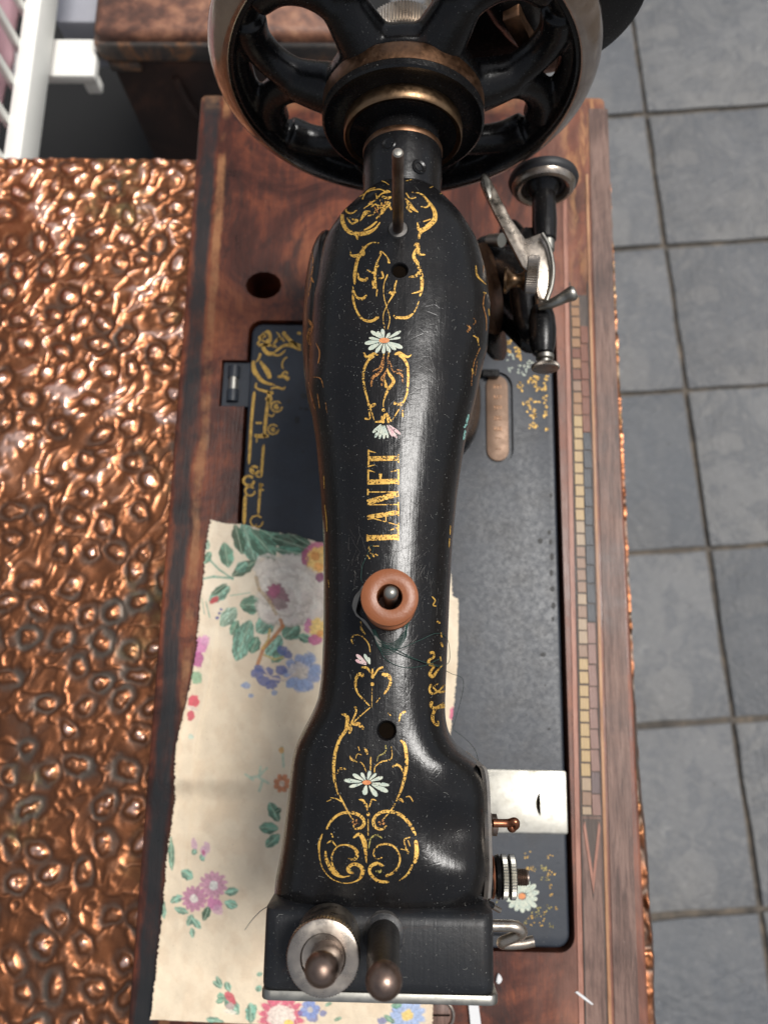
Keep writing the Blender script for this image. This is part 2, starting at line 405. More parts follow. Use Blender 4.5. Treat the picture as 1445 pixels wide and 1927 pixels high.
# tile lattice measured on the photograph's joints
o0=P(1290,735,FZ)
TS=.258
def tilepos(u,v):
    # v runs along the long joint, u to the right of it
    dx=Vector((-.0708,1,0)).normalized(); ux=Vector((1,.085,0)).normalized()
    return o0+ux*u*TS*1.42+dx*v*TS
tilemeshes=[]
for i in range(-4,3):
    for j in range(-6,7):
        a,b,c_,d=[tilepos(i+du,j+dv) for du,dv in((0,0),(1,0),(1,1),(0,1))]
        cen=(a+b+c_+d)/4
        if abs(cen.x)>1.5: continue
        g=.0042
        poly=[]
        for q in(a,b,c_,d):
            dd=(cen-q); poly.append((q.x+g*math.copysign(1,dd.x)-cen.x+random.uniform(-.0015,.0015),q.y+g*math.copysign(1,dd.y)-cen.y+random.uniform(-.0015,.0015)))
        t=MB(); 
        # wavy sawn edges
        pp=[]
        for k in range(4):
            p0=Vector(poly[k]);p1=Vector(poly[(k+1)%4])
            for q in range(7):
                e=p0.lerp(p1,q/7); nn=Vector(((p1-p0).y,-(p1-p0).x)).normalized()
                e+=nn*random.uniform(-.0014,.0014)*(q>0); pp.append((e.x,e.y))
        t.prism(pp,-.004,.0)
        o=t.obj('tile','floor',pave,True,bevel=.0012,seg=2)
        o.location=(cen.x,cen.y,FZ+random.uniform(-.001,.001))

# ================================================================== COPPER TABLE
TZ=-.055
tbl=empty('copper_table','hammered copper topped table with raised dimples under the wooden machine case','table')
TY1=.3525
def copper_height(X,Y,seed=3):
    rng=np.random.RandomState(5)
    pts=[]
    sp=.0205
    for i in range(-30,30):
        for j in range(-40,40):
            px_=(i+.5*(j%2))*sp+rng.uniform(-.0058,.0058)-.2; py_=j*sp*.92+rng.uniform(-.0058,.0058)+.1
            pts.append((px_,py_,rng.uniform(.0026,.0039),rng.uniform(.55,1.15)*( .0 if rng.rand()<.12 else 1),rng.uniform(0,6.28),rng.uniform(.75,1.3)))
    wx=X+(fbm(X*150,Y*150,1,3)-.5)*.0045; wy=Y+(fbm(X*150+9,Y*150,2,3)-.5)*.0045
    hgt=np.zeros_like(X); nub=np.zeros_like(X); moat=np.zeros_like(X)
    x0,x1,y0,y1=X.min()-.02,X.max()+.02,Y.min()-.02,Y.max()+.02
    nr,nc=X.shape
    xs=X[0];ys=Y[:,0]
    for(a,b,r,s,ph,el) in pts:
        if a<x0 or a>x1 or b<y0 or b>y1 or s==0: continue
        ia=np.searchsorted(xs,a-.02);ib=np.searchsorted(xs,a+.02);ja=np.searchsorted(ys,b-.02);jb=np.searchsorted(ys,b+.02)
        if ia>=ib or ja>=jb: continue
        dx=wx[ja:jb,ia:ib]-a;dy=wy[ja:jb,ia:ib]-b
        c,s_=math.cos(ph),math.sin(ph)
        u=(dx*c+dy*s_)*el;v=(-dx*s_+dy*c)/el
        d=np.sqrt(u*u+v*v)
        k=1/(1+np.exp((d-r)/(.0008)))
        nub[ja:jb,ia:ib]=np.maximum(nub[ja:jb,ia:ib],k*s)
        moat[ja:jb,ia:ib]=np.maximum(moat[ja:jb,ia:ib],np.exp(-((d-r*1.8)/.0028)**2))
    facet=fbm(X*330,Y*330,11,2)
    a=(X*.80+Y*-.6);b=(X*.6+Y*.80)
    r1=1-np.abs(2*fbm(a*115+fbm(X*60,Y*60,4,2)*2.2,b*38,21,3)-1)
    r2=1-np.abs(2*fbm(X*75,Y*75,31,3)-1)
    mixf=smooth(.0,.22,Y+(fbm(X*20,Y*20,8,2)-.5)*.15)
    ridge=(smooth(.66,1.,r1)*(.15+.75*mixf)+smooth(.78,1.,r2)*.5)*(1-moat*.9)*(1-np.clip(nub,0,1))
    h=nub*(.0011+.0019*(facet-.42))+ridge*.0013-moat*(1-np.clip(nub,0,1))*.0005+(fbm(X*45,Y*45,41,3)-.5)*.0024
    pat=.50+.50*np.clip(nub,0,1)*(.25+facet*1.4)+.40*ridge-.24*moat*(1-np.clip(nub,0,1))+(fbm(X*42,Y*42,51,3)-.5)*.45-.03+.14*(mixf-.4)  # patina and bare nubs; open-sky brightness towards +Y also put into the tone
    return h,np.clip(pat,0,1)
def copper_patch(x0,x1,y0,y1,step):
    xs=np.arange(x0,x1+step*.5,step);ys=np.arange(y0,y1+step*.5,step)
    X,Y=np.meshgrid(xs,ys); h,p=copper_height(X,Y)
    return X,Y,h,p
def add_copper(name,x0,x1,y0,y1,step,edge_right=False,edge_top=False):
    X,Y,h,p=copper_patch(x0,x1,y0,y1,step)
    Z=TZ-.002+h
    if edge_right:
        wob=(fbm(Y*28,Y*0,61,3)-.5)*.006+.004*smooth(.05,-.15,Y)
        e=X-(.1348+wob*.8+.0042*smooth(.15,-.15,Y))
        drop=np.clip(e,0,.02); Z=Z-drop*1.3*smooth(0,.002,drop); X=X-drop*.55
        p=p*(1-.3*smooth(-.004,.0,e))
    if edge_top:
        e=np.clip(Y-(y1-.003),0,1); Z=Z-e*e*600
    V=np.stack([X,Y,Z],-1).reshape(-1,3)
    me=gridmesh(name,V,*X.shape)
    at=me.attributes.new('patina_light','FLOAT','POINT'); at.data.foreach_set('value',p.astype(np.float32).ravel())
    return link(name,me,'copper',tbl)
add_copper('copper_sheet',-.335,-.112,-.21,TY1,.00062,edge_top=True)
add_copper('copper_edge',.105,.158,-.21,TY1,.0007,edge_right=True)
t=MB(); boxmb(t,-.34,.1285,-.30,TY1-.003,TZ-.03,TZ-.0075); t.obj('table_board','wood_side',tbl,False,bevel=.002)
for lx,ly in((-.30,.31),(.09,.31)):
    t=MB(); boxmb(t,lx-.02,lx+.02,ly-.02,ly+.02,FZ,TZ-.03); t.obj('leg','wood_side',tbl,False)

# ================================================================== WOODEN CASE
base=empty('wooden_case','worn reddish mahogany case with marquetry borders carrying the sewing machine','case')
BX0,BX1,BY0,BY1=-.1240,.1221,-.215,.3536
t=MB(); t.prism(rrect(BX0,BX1,BY0,BY1,.0035,3),-.048,0); 
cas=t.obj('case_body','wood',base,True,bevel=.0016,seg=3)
PLX0,PLX1,PLY0,PLY1=-.0846,.0862,-.1205,.2030
t=MB(); t.prism(rrect(PLX0-.0016,PLX1+.0022,PLY0-.0016,PLY1+.0014,.0078,8),-.030,.01); c1=t.obj('cut',None)
t=MB(); t.prism([(-.0790+.0104*math.cos(a),.2262+.0086*math.sin(a)) for a in np.linspace(0,2*math.pi,15)[:-1]],-.040,.01); c2=t.obj('cut',None)
hA=P(418,677,0); hB=P(466,765,0)
t=MB(); t.prism([(hA.x,hB.y),(hB.x+.004,hB.y),(hB.x+.004,hA.y),(hA.x,hA.y)],-.012,.01); c3=t.obj('cut',None)
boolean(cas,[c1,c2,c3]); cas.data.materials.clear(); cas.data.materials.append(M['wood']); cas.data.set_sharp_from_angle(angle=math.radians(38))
t=MB(); boxmb(t,-.10,.10,-.14,.24,-.0465,-.0425); t.obj('case_bottom','bore',base,False)
t=MB(); t.tube([(-.0790,.2262,-.012),(-.0790,.2262,-.040)],[.0106,.0106],24,False); t.obj('drilled_hole','bore',base)
# borders: strips lie straight along a slightly skewed line (slope measured)
SK=.0125
def bx(x,y): return x+SK*(y-.07)
def strip(name,xa,xb,ya,yb,z0,z1,mat,n=1,bev=0):
    t=MB(); t.prism([(bx(xa,ya),ya),(bx(xb,ya),ya),(bx(xb,yb),yb),(bx(xa,yb),yb)],z0,z1)
    return t.obj(name,mat,base,False,bevel=bev)
YB,YT=-.2145,.300
strip('border_panel',.1085,.1200,BY0+.002,.345,-.001,.00045,'wood_side')
strip('stringing',.0918,.0940,YB,YT,-.001,.00055,'string_pink')
strip('stringing',.1056,.1071,YB,YT,-.001,.00055,'string_orange')
strip('stringing',.0946,.0952,YB,.23,-.001,.0005,'inlay_dark')
strip('stringing',.1046,.1052,YB,.23,-.001,.0005,'inlay_dark')
strip('inlay_bed',.0952,.1046,-.0600,.222,-.001,.00012,'inlay_dark')
strip('border_panel',.0952,.1046,YB,-.0600,-.001,.00035,'wood_side')
# square marquetry tiles, each a piece of its own
inl=[]
def inlay_col(xa,xb,y_start,y_end,pitch,gap,colf):
    y=y_start; k=0
    while y>y_end:
        p=pitch*random.uniform(.93,1.07)
        y2=max(y-p,y_end)
        if y-y2>pitch*.4:
            jx=random.uniform(-.00012,.00012)
            c=colf(y)
            t=MB(); cy=(y+y2)/2; cx=bx((xa+xb)/2,cy)+jx
            hw=(xb-xa)/2; hh=(y-y2-gap*random.uniform(.7,1.5))/2
            t.prism([(-hw,-hh),(hw,-hh),(hw,hh),(-hw,hh)],0,.0006+random.uniform(-.0001,.0001))
            o=t.obj('inlay_tile',INLAY[c],base,False,bevel=.00012,seg=1); o.location=(cx,cy,.0)
            o.rotation_euler.z=random.uniform(-.03,.03)
        y=y2; k+=1
def colL(y):
    q=P(1090,0,0)
    ps=[(.175,('orange','red')),(.150,('orange','tan')),(.095,('yellow','yellow')),(.018,('pale','pale','tan')),(-.035,('yellow','yellow')),(-.2,('tan','pale'))]
    for yy,c in ps:
        if y>yy: return random.choice(c)
    return 'tan'
def colR(y):
    for yy,c in[(.1405,('red',)),(.0395,('slate',)),(-.033,('rose',)),(-.2,('grey','rose','grey'))]:
        if y>yy: return random.choice(c)
inlay_col(.0955,.1000,.221,-.0595,.0066,.0008,colL)
inlay_col(.1003,.1044,.1405+.0104*6,-.0595,.0104,.0005,colR)
# V shaped end motif
def vpoly(pts,z,mat,name):
    t=MB(); t.prism([(bx(a,b),b) for a,b in pts],-.0005,z); t.obj(name,mat,base,False)
vy0,vy1=-.0610,-.0945; vc=.0999
vpoly([(.0956,vy0),(.1043,vy0),(vc,vy1-.004)][::-1],.00060,'inlay_dark','arrow_inlay')
vpoly([(.0957,vy0-.004),(.0966,vy0-.001),(vc,vy1+.008),(vc,vy1-.001)][::-1],.00085,'string_pink','arrow_inlay')
vpoly([(.1042,vy0-.004),(vc,vy1-.001),(vc,vy1+.008),(.1033,vy0-.001)][::-1],.00087,'string_pink','arrow_inlay')
# wooden plug with nickel ring near the front
q=P(828,1908,.0)
t=MB(); t.lathe((q.x,q.y,-.001),(0,0,1),[(0,.0052),(.0022,.0052),(.0026,.0046)],32); t.obj('wooden_plug','wood_side',base)
t=MB(); t.tube([(q.x+.0062*math.cos(a),q.y+.0062*math.sin(a),.0018) for a in np.linspace(-1.9,1.9,24)],.0007,8); t.obj('nickel_ring','nickel',base)
t=MB(); t.tube([(q.x-.004,q.y,.0019),(q.x+.0045,q.y+.0002,.0019)],.0004,6); t.obj('plug_slot','bore',base)

# ================================================================== SEWING MACHINE
sm=empty('sewing_machine','black vintage sewing machine with gold and daisy decoration seen from above','sewing machine')
BZ=-.0012   # bed surface
t=MB(); t.prism(rrect(PLX0,PLX1,PLY0,PLY1,.0065,8),-.012,BZ)
bed=t.obj('bed_plate','lacquer_bed',sm,True,bevel=.0016,seg=3)
# serial plate recess
s0=P(936,785,BZ)
def stadium(cx,cy,hw,hh,n=10):
    out=[]
    for k in range(n+1):
        a=math.pi*k/n; out.append((cx+hw*math.cos(a),cy+hh-hw+hw*math.sin(a)))
    for k in range(n+1):
        a=math.pi+math.pi*k/n; out.append((cx+hw*math.cos(a),cy-hh+hw+hw*math.sin(a)))
    return out
sh=(P(936,700,BZ)-P(936,868,BZ)).length/2
t=MB(); t.prism(stadium(s0.x,s0.y,.0085,sh+.0008),-.0032,.01); c1=t.obj('cut',None)
sa_=P(900,1447,BZ); sb_=P(1061,1570,BZ)
boolean(bed,[c1]); bed.data.materials.clear(); bed.data.materials.append(M['lacquer_bed']); bed.data.set_sharp_from_angle(angle=math.radians(38))
t=MB(); t.prism(stadium(s0.x,s0.y,.0061,sh-.001),-.0040,-.0019); t.obj('serial_plate','plate_brass',sm,True,bevel=.0004)
# stamped digits of the serial plate (reading up the plate)
SEG={'0':'abcdef','1':'bc','2':'abged','3':'abgcd','4':'fgbc','5':'afgcd','6':'afgedc','7':'abc','8':'abcdefg','9':'abfgcd'}
def digit(mb,ch,o,w,h):
    # text up = -x, reading direction = +y
    seg={'a':((0,1),(1,1)),'b':((1,1),(1,.5)),'c':((1,.5),(1,0)),'d':((0,0),(1,0)),'e':((0,.5),(0,0)),'f':((0,1),(0,.5)),'g':((0,.5),(1,.5))}
    for k in SEG[ch]:
        (a,b),(c,d)=seg[k]
        mb.tube([(o[0]-b*h,o[1]+a*w,-.0019),(o[0]-d*h,o[1]+c*w,-.0019)],.00022,5)
t=MB()
for i,ch in enumerate('1168953'):
    digit(t,ch,(s0.x+.0019,s0.y-sh+.0062+i*.0062,0),.0018,.0034)
t.obj('serial_number','bronze',sm)
# slide plate
t=MB(); t.prism(rrect(.02,PLX1+.0004,sb_.y,sa_.y,.0012,3),-.006,BZ+.0010); sp_=t.obj('slide_plate','nickel_bright',sm,True,bevel=.0004)
q=P(1012,1513,BZ+.001)
t=MB(); t.prism([(q.x+.0012,q.y+.0058),(q.x-.0002,q.y+.0040),(q.x-.0009,q.y+.0018),(q.x-.0011,q.y),(q.x-.0009,q.y-.0018),(q.x-.0002,q.y-.0040),(q.x+.0012,q.y-.0058)],BZ+.0002,BZ+.00112); t.obj('finger_notch','bore',sm,False)
# hinge
hc=(hA+hB)/2
t=MB(); boxmb(t,hA.x+.0006,hB.x+.003,hB.y+.0006,hA.y-.0006,-.010,-.0022); t.obj('hinge_plate','lacquer_bed',sm,False,bevel=.0005)
for s_ in(-1,1):
    t=MB(); t.tube([(hc.x-.001,hc.y+s_*.0036,-.0020),(hc.x-.001,hc.y+s_*.0105,-.0020)],.0034,20); t.obj('hinge_knuckle','lacquer_bed',sm)
t=MB(); t.tube([(hc.x-.001,hc.y-.0042,-.0016),(hc.x-.001,hc.y+.0042,-.0016)],.0026,20); t.obj('hinge_pin','nickel_bright',sm)

# ---- arm casting
ZM=.147
st=[ # photo row, left x, right x, ridge z
(330,690,826,.1670),(345,668,848,.1680),(365,640,872,.1690),(400,613,898,.1695),(450,596,915,.1698),(520,586,923,.1700),(600,584,917,.1700),
(650,582,905,.1700),(700,584,895,.1700),(800,597,873,.1695),(900,605,860,.1690),(1000,610,851,.1685),(1100,610,846,.1680),(1200,609,842,.1680),(1270,606,839,.1680),
(1320,598,838,.1678),(1350,585,839,.1676),(1380,569,845,.1675),(1410,555,862,.1674),(1440,546,898,.1672),(1470,541,921,.1670),(1520,535,929,.1665),(1580,528,930,.1660),(1640,519,930,.1650),(1690,508,928,.1635),(1722,503,927,.1610),(1765,502,927,.1605)]
def sect(cx,y,w,zt,zb,n,seg=72,wb=1.0):
    row=[]; zc=(zt+zb)/2; hh=(zt-zb)/2
    for k in range(seg):
        a=2*math.pi*k/seg; c=math.cos(a); s=math.sin(a)
        x=w*math.copysign(abs(c)**(2/n),c); z=hh*math.copysign(abs(s)**(2/n),s)
        row.append((cx+x,y,zc+z))
    return row
pts=[]
for py,xl,xr,zt in st:
    a=P(xl,py,ZM);b=P(xr,py,ZM); mid=(xl+xr)/2
    top=P(mid,py,zt)
    pts.append((top.y,(a.x+b.x)/2,(b.x-a.x)/2,zt,py))
rows=[]
for (y,cx,w_,zt,py) in pts:
    if py<=450: dep=.034+.02*(py-330)/120
    elif py<1300: dep=.050 if py<700 else .042
    else: dep=.042+ (min(py,1480)-1300)/180*.075
    n=2.25 if py<1300 else 2.25+min(1,(py-1300)/150)*2.6
    rows.append(sect(cx,y,w_,zt,zt-dep,n))
arm=MB(); arm.grid(rows,True,True,True)
am=arm.obj('arm',None,sm)
t=MB(); rws=[]
for z,cx,cy,wx,wy in[(.150,.0,.150,.030,.028),(.12,.0,.150,.034,.032),(.09,.0,.150,.035,.033),(.06,.0,.152,.035,.033),(.03,.001,.154,.037,.035),(.012,.002,.156,.040,.038),(.004,.002,.157,.043,.041),(-.002,.002,.157,.044,.042)]:
    rws.append([(cx+wx*math.copysign(abs(math.cos(a))**(2/2.5),math.cos(a)),cy+wy*math.copysign(abs(math.sin(a))**(2/2.5),math.sin(a)),z) for a in np.linspace(0,2*math.pi,73)[:-1]])
t.grid(rws[::-1],True,True,True); pil=t.obj('cut',None)
# head skirt below the arm nose
t=MB(); hd=[]
b_l=P(497,1730,.15); b_r=P(927,1730,.15)
for z,sc in[(.150,.84),(.10,.84),(.052,.82)]:
    hd.append([( (b_l.x+b_r.x)/2+(b_r.x-b_l.x)/2*sc*math.copysign(abs(math.cos(a))**.35,math.cos(a)), -.058+.030*math.copysign(abs(math.sin(a))**.35,math.sin(a)),z) for a in np.linspace(0,2*math.pi,61)[:-1]])
t.grid(hd[::-1],True,True,True); hsk=t.obj('cut',None)
bmj=bmesh.new()
for o in(am,pil,hsk): bmj.from_mesh(o.data)
mj=D.meshes.new('arm'); bmj.to_mesh(mj); bmj.free(); am.data=mj; D.objects.remove(pil); D.objects.remove(hsk)
rm=am.modifiers.new('r','REMESH'); rm.mode='VOXEL'; rm.voxel_size=.0011; rm.adaptivity=0
sm1=am.modifiers.new('s','SMOOTH'); sm1.factor=.5; sm1.iterations=14
bake(am)
# shallow hollow on the right of the nose and cast unevenness
nv=len(am.data.vertices); co=np.empty(nv*3,np.float32); am.data.vertices.foreach_get('co',co); co=co.reshape(-1,3).astype(float)
h1=P(862,1560,.160); h2=P(882,1470,.16); h3=P(905,1640,.158)
for c0,r_,dp in((h1,.0095,.0042),(h2,.006,.0022),(h3,.006,-.0010)):
    d2=((co[:,0]-c0.x)/(r_*1.15))**2+((co[:,1]-c0.y)/(r_*.8))**2
    msk=(co[:,2]>.135); co[:,2]-=dp*np.exp(-d2)*msk
co[:,2]+=(fbm(co[:,0]*90,co[:,1]*45,5,3)-.5)*.00045*(co[:,2]>.14)
am.data.vertices.foreach_set('co',co.astype(np.float32).ravel()); am.data.update()
def bvh_of(objs):
    vs=[];fs=[];b=0
    for o in objs:
        vs+= [o.matrix_world@v.co for v in o.data.vertices]; fs+=[tuple(b+i for i in p.vertices) for p in o.data.polygons]; b=len(vs)
    return BVHTree.FromPolygons(vs,fs)
AB=bvh_of([am])
def surf(px,py,B=None):
    d=Vector(ray(px,py)).normalized(); h=(B or AB).ray_cast(Vector(CAM),d)
    return h[0],h[1]
cut=[]
HOLES=[(752,508,.0034),(728,1375,.0034)]
hpos=[]
for hx,hy,hr in HOLES:
    p,n=surf(hx,hy); hpos.append((p.copy(),n.copy(),hr))
    t=MB(); t.lathe(p-Vector((0,0,.012)),(0,0,1),[(0,hr*.72),(.0112,hr*.72),(.0122,hr*.95),(.016,hr*1.05)],28); cut.append(t.obj('cut',None))
boolean(am,cut); am.data.materials.clear(); am.data.materials.append(M['lacquer']); am.data.shade_smooth(); am.data.set_sharp_from_angle(angle=math.radians(42))
for p,n,hr in hpos:
    t=MB(); t.lathe(p-Vector((0,0,.0105)),(0,0,1),[(0,.0001),(.0002,hr*.70),(.0090,hr*.71)],24); t.obj('oil_hole','bore',sm)
# side cover on the left of the pillar
t=MB(); cc=Vector((-.0290,.1400,.122)); rws=[]
for i in range(17):
    ph=math.pi*i/16
    rws.append([(cc.x-.0085*math.cos(ph)-.0005,cc.y+.041*math.sin(ph)**.8*math.cos(a)+1e-5*math.cos(a),cc.z+.034*math.sin(ph)**.8*math.sin(a)+1e-5*math.sin(a)) for a in np.linspace(0,2*math.pi,49)[:-1]])
t.grid(rws,True,True,True); cov=t.obj('side_cover','lacquer',sm)
# head cap block
cx0=P(496,1800,.163).x; cx1=P(929,1800,.163).x; cyA=P(700,1716,.1655).y; cyB=P(700,1871,.1655).y
t=MB(); rws=[]
CZ=.1655
prof=[(cyA+.0008,-.0075),(cyA+.0004,-.0035),(cyA-.0003,-.0013),(cyA-.0016,-.0003),(cyA-.0036,0),(cyB+.003,-.0001),(cyB+.001,-.0006),(cyB,-.0018)]
def rr_x(n=10,r=.0042):
    out=[]
    for k in range(n+1):
        a=math.pi-math.pi/2*k/n; out.append((cx0+r+r*math.cos(a),-r+r*math.sin(a)))
    for k in range(n+1):
        a=math.pi/2-math.pi/2*k/n; out.append((cx1-r+r*math.cos(a),-r+r*math.sin(a)))
    return [(cx0,-.03)]+out+[(cx1,-.03)]
for (y,dz) in prof:
    inset=max(0,-dz-.0018)*.55 if y>cyA-.003 else 0
    rws.append([(x+(inset if x<0 else -inset),y,CZ+z+dz) for x,z in rr_x()])
t.grid([r[::-1] for r in rws],False)
for q,y in((rws[0],0),(rws[-1],1)):
    b=len(t.v); t.v+=[tuple(p) for p in q]; t.f.append(tuple(range(b,b+len(q))))
cap=t.obj('head_cap','lacquer_cap',sm,True)
# face plate (nickel) on the end of the head
fx0=cx0-.0002;fx1=cx1+.0012
t=MB(); fp=[]
for x,z in[(fx0,-.11)]+[(fx0+.003-.003*math.cos(a),-.0045+.003*math.sin(a)) for a in np.linspace(0,1.57,6)]+[(fx1-.003+.003*math.sin(a),-.0045+.003*math.cos(a)) for a in np.linspace(0,1.57,6)]+[(fx1,-.11)]: fp.append((x,z))
b=len(t.v); yA=cyB-.0001; yB=cyB-.0030
t.v+=[(x,yA,CZ+z) for x,z in fp]+[(x,yB,CZ+z) for x,z in fp]; n=len(fp)
for i in range(n-1): t.f.append((i,i+1,n+i+1,n+i))
t.f.append(tuple(range(n))); t.f.append(tuple(range(n,2*n))[::-1])
t.obj('face_plate','nickel_bright',sm,True,bevel=.0006)

# ---- shaft hub, discs and hand wheel (axis along +Y)
AX=Vector((0,0,.152))
def lat(name,prof,mat,parent=sm,seg=96,**k):
    t=MB(); t.lathe((AX.x,0,AX.z),(0,1,0),prof,seg,**k); return t.obj(name,mat,parent)
lat('shaft_neck',[(.168,.012),(.176,.0146),(.186,.0146),(.188,.0150),(.2005,.0150),(.2015,.0142),(.212,.0142)],'lacquer')
lat('neck_band',[(.1985,.01505),(.1990,.0152),(.2005,.0152),(.2010,.0149)],'bronze')
for a_,y_ in((-.35,.1935),(.42,.1845)):
    t=MB(); t.lathe((.0147*math.sin(a_),y_,.152+.0147*math.cos(a_)),(math.sin(a_),0,math.cos(a_)),[(-.001,.0016),(.0003,.0016),(.0006,.0024),(.0003,.0028),(-.001,.0028)],20); t.obj('set_screw','lacquer_wheel',sm)
hw=D.objects.new('hand_wheel',None); 
wheel=lat('hand_wheel',[(.2345,.0725),(.2320,.0695),(.2300,.0668),(.2296,.0655),(.2302,.0650),(.2350,.0640),(.2450,.0635),(.2470,.0650),(.2470,.0685),(.2452,.0720),(.2345,.0725)],'lacquer_wheel',sm,160)
lat('wheel_rim',[(.2293,.0672),(.2292,.0680),(.2300,.0700),(.2318,.0722),(.2340,.0741),(.2365,.0752),(.2395,.0755),(.2425,.0748),(.2450,.0733),(.2468,.0712),(.2475,.0690),(.2460,.0670),(.24,.066),(.232,.066),(.2293,.0672)],'nickel_rim',wheel,192)
# spokes: six forked arms grown into hub and rim, merged with a voxel remesh
t=MB()
def wp(r,deg,y): a=math.radians(deg); return (AX.x+r*math.cos(a),y,AX.z+r*math.sin(a))
for k in range(6):
    a0=60*k+2
    trunk=[wp(r,a0,y) for r,y in((.020,.2285),(.028,.2290),(.036,.2315),(.043,.2340))]
    t.tube(trunk,[.0112,.0100,.0088,.0078],16)
    for s in(-1,1):
        br=spline([wp(.036,a0,.2315),wp(.044,a0+s*3.5,.2340),wp(.0520,a0+s*9.5,.2362),wp(.0585,a0+s*17,.2375),wp(.0625,a0+s*25,.2380)],6)
        n=len(br); t.tube(br,[.0074-.0010*math.sin(math.pi*i/(n-1)) for i in range(n)],12)
t.lathe((AX.x,0,AX.z),(0,1,0),[(.2215,.0150),(.2215,.0270),(.2235,.0305),(.2300,.0300),(.2340,.0270),(.2360,.0150)],96)
rr=[]
for i in range(97):
    a=2*math.pi*i/96
t.lathe((AX.x,0,AX.z),(0,1,0),[(.2325,.0640),(.2345,.0608),(.2385,.0592),(.2425,.0608),(.2445,.0640),(.2440,.0665),(.2335,.0665),(.2325,.0640)],128)
spk=t.obj('spokes',None,wheel); 
rm=spk.modifiers.new('r','REMESH'); rm.mode='VOXEL'; rm.voxel_size=.0009
s1=spk.modifiers.new('s','SMOOTH'); s1.factor=.5; s1.iterations=12
bake(spk); spk.data.materials.clear(); spk.data.materials.append(M['lacquer_wheel']); spk.data.shade_smooth()
lat('clutch_disc',[(.2120,.0140),(.2122,.0250),(.2128,.0275),(.2120,.0296),(.2118,.0303),(.2124,.0311),(.2145,.0313),(.2150,.0308)],'lacquer_wheel',wheel,128)
lat('clutch_edge',[(.2148,.0307),(.2150,.0310),(.2210,.0312),(.2222,.0305)],'bronze',wheel,128)
lat('stop_ring',[(.2115,.0140),(.2100,.0165),(.2075,.0195),(.2062,.0214),(.2060,.0222),(.2066,.0227),(.2092,.0228),(.2122,.0224)],'brass',wheel,128)
lat('stop_ring_face',[(.2110,.0142),(.2096,.0168),(.2072,.0196),(.2066,.0205)],'lacquer_wheel',wheel,96)
# knurled release nut behind the wheel
t=MB(); t.lathe((0,0,.152),(0,1,0),[(.2440,.008),(.2440,.0135),(.2450,.0152),(.2470,.0160),(.2520,.0163),(.2545,.0158),(.2560,.012)],160,knurl=.045,kr=[2,3,4,5]); t.obj('release_nut','nickel',wheel)
# hand crank behind the wheel
crank=D.objects.new('crank',None)
c0=PY(1012,-48,.275)
t=MB(); t.lathe((c0.x,.262,c0.z),(0,1,0),[(0,.004),(.001,.036),(.003,.0415),(.012,.0425),(.018,.041),(.02,.005)],64); ck=t.obj('crank_housing','shade_black' if False else 'lacquer',sm)
t=MB(); pa=PY(925,-40,.252); pb=PY(965,25,.250); pc=PY(1003,98,.252)
t.tube(spline([pa+Vector((0,.006,0)),pb+Vector((0,.006,0)),pc+Vector((0,.006,0))],8),[.0085,.0100,.0105,.0105,.0105,.0103,.0102,.0102,.0102,.0100,.0095,.0092,.0088,.0082,.0075,.006,.003],20); t.obj('crank_arm','lacquer',sm)
t=MB(); e=[PY(944,40,.2420),PY(977,28,.2420),PY(1008,95,.2420),PY(984,108,.2420)]
b=len(t.v); t.v+=[tuple(v) for v in e]+[tuple(v+Vector((0,.008,0))) for v in e]; t.f+=[(0,1,2,3),(7,6,5,4),(0,4,5,1),(1,5,6,2),(2,6,7,3),(3,7,4,0)]
t.obj('crank_dog','bronze',sm,True,bevel=.0010)
t=MB(); t.lathe(PY(1018,52,.262),(0,1,0),[(0,.0),(.001,.0040),(.006,.0042)],20); t.obj('crank_screw','nickel',sm)

# ---- tall spool pin behind and thread pin on the arm
pbz,_=surf(749,432); 
t=MB(); tp=Vector((pbz.x-.0002,pbz.y-.0016,.2125))
t.tube([pbz-Vector((0,0,.003)),pbz+(tp-pbz)*.985,tp],[.00188,.0018,.0016],20); t.obj('spool_pin','steel',sm)
t=MB(); t.lathe(tp-Vector((0,0,.0001)),(0,0,1),[(0,.0016),(.0005,.0012),(.0007,.0001)],20); t.obj('pin_tip','nickel_bright',sm)
t=MB(); t.lathe(pbz-Vector((0,0,.0016)),(0,0,1),[(0,.0040),(.0014,.0038),(.0022,.0032),(.0024,.0018)],28); t.obj('pin_socket','dark_steel',sm)
spb=P(733,1123,.190)
t=MB(); z0=surf(733,1123)[0].z
t.tube([(spb.x,spb.y+.0002,z0-.002),(spb.x+.0004,spb.y+.0008,.1925)],[.0020,.0021],20); 
t.obj('thread_pin','nickel_bright',sm)
t=MB(); t.lathe((spb.x+.0004,spb.y+.0008,.1925),(0,0,1),[(0,.0021),(.0009,.0020),(.0017,.0013),(.002,.0001)],20); t.obj('pin_tip','nickel_bright',sm)

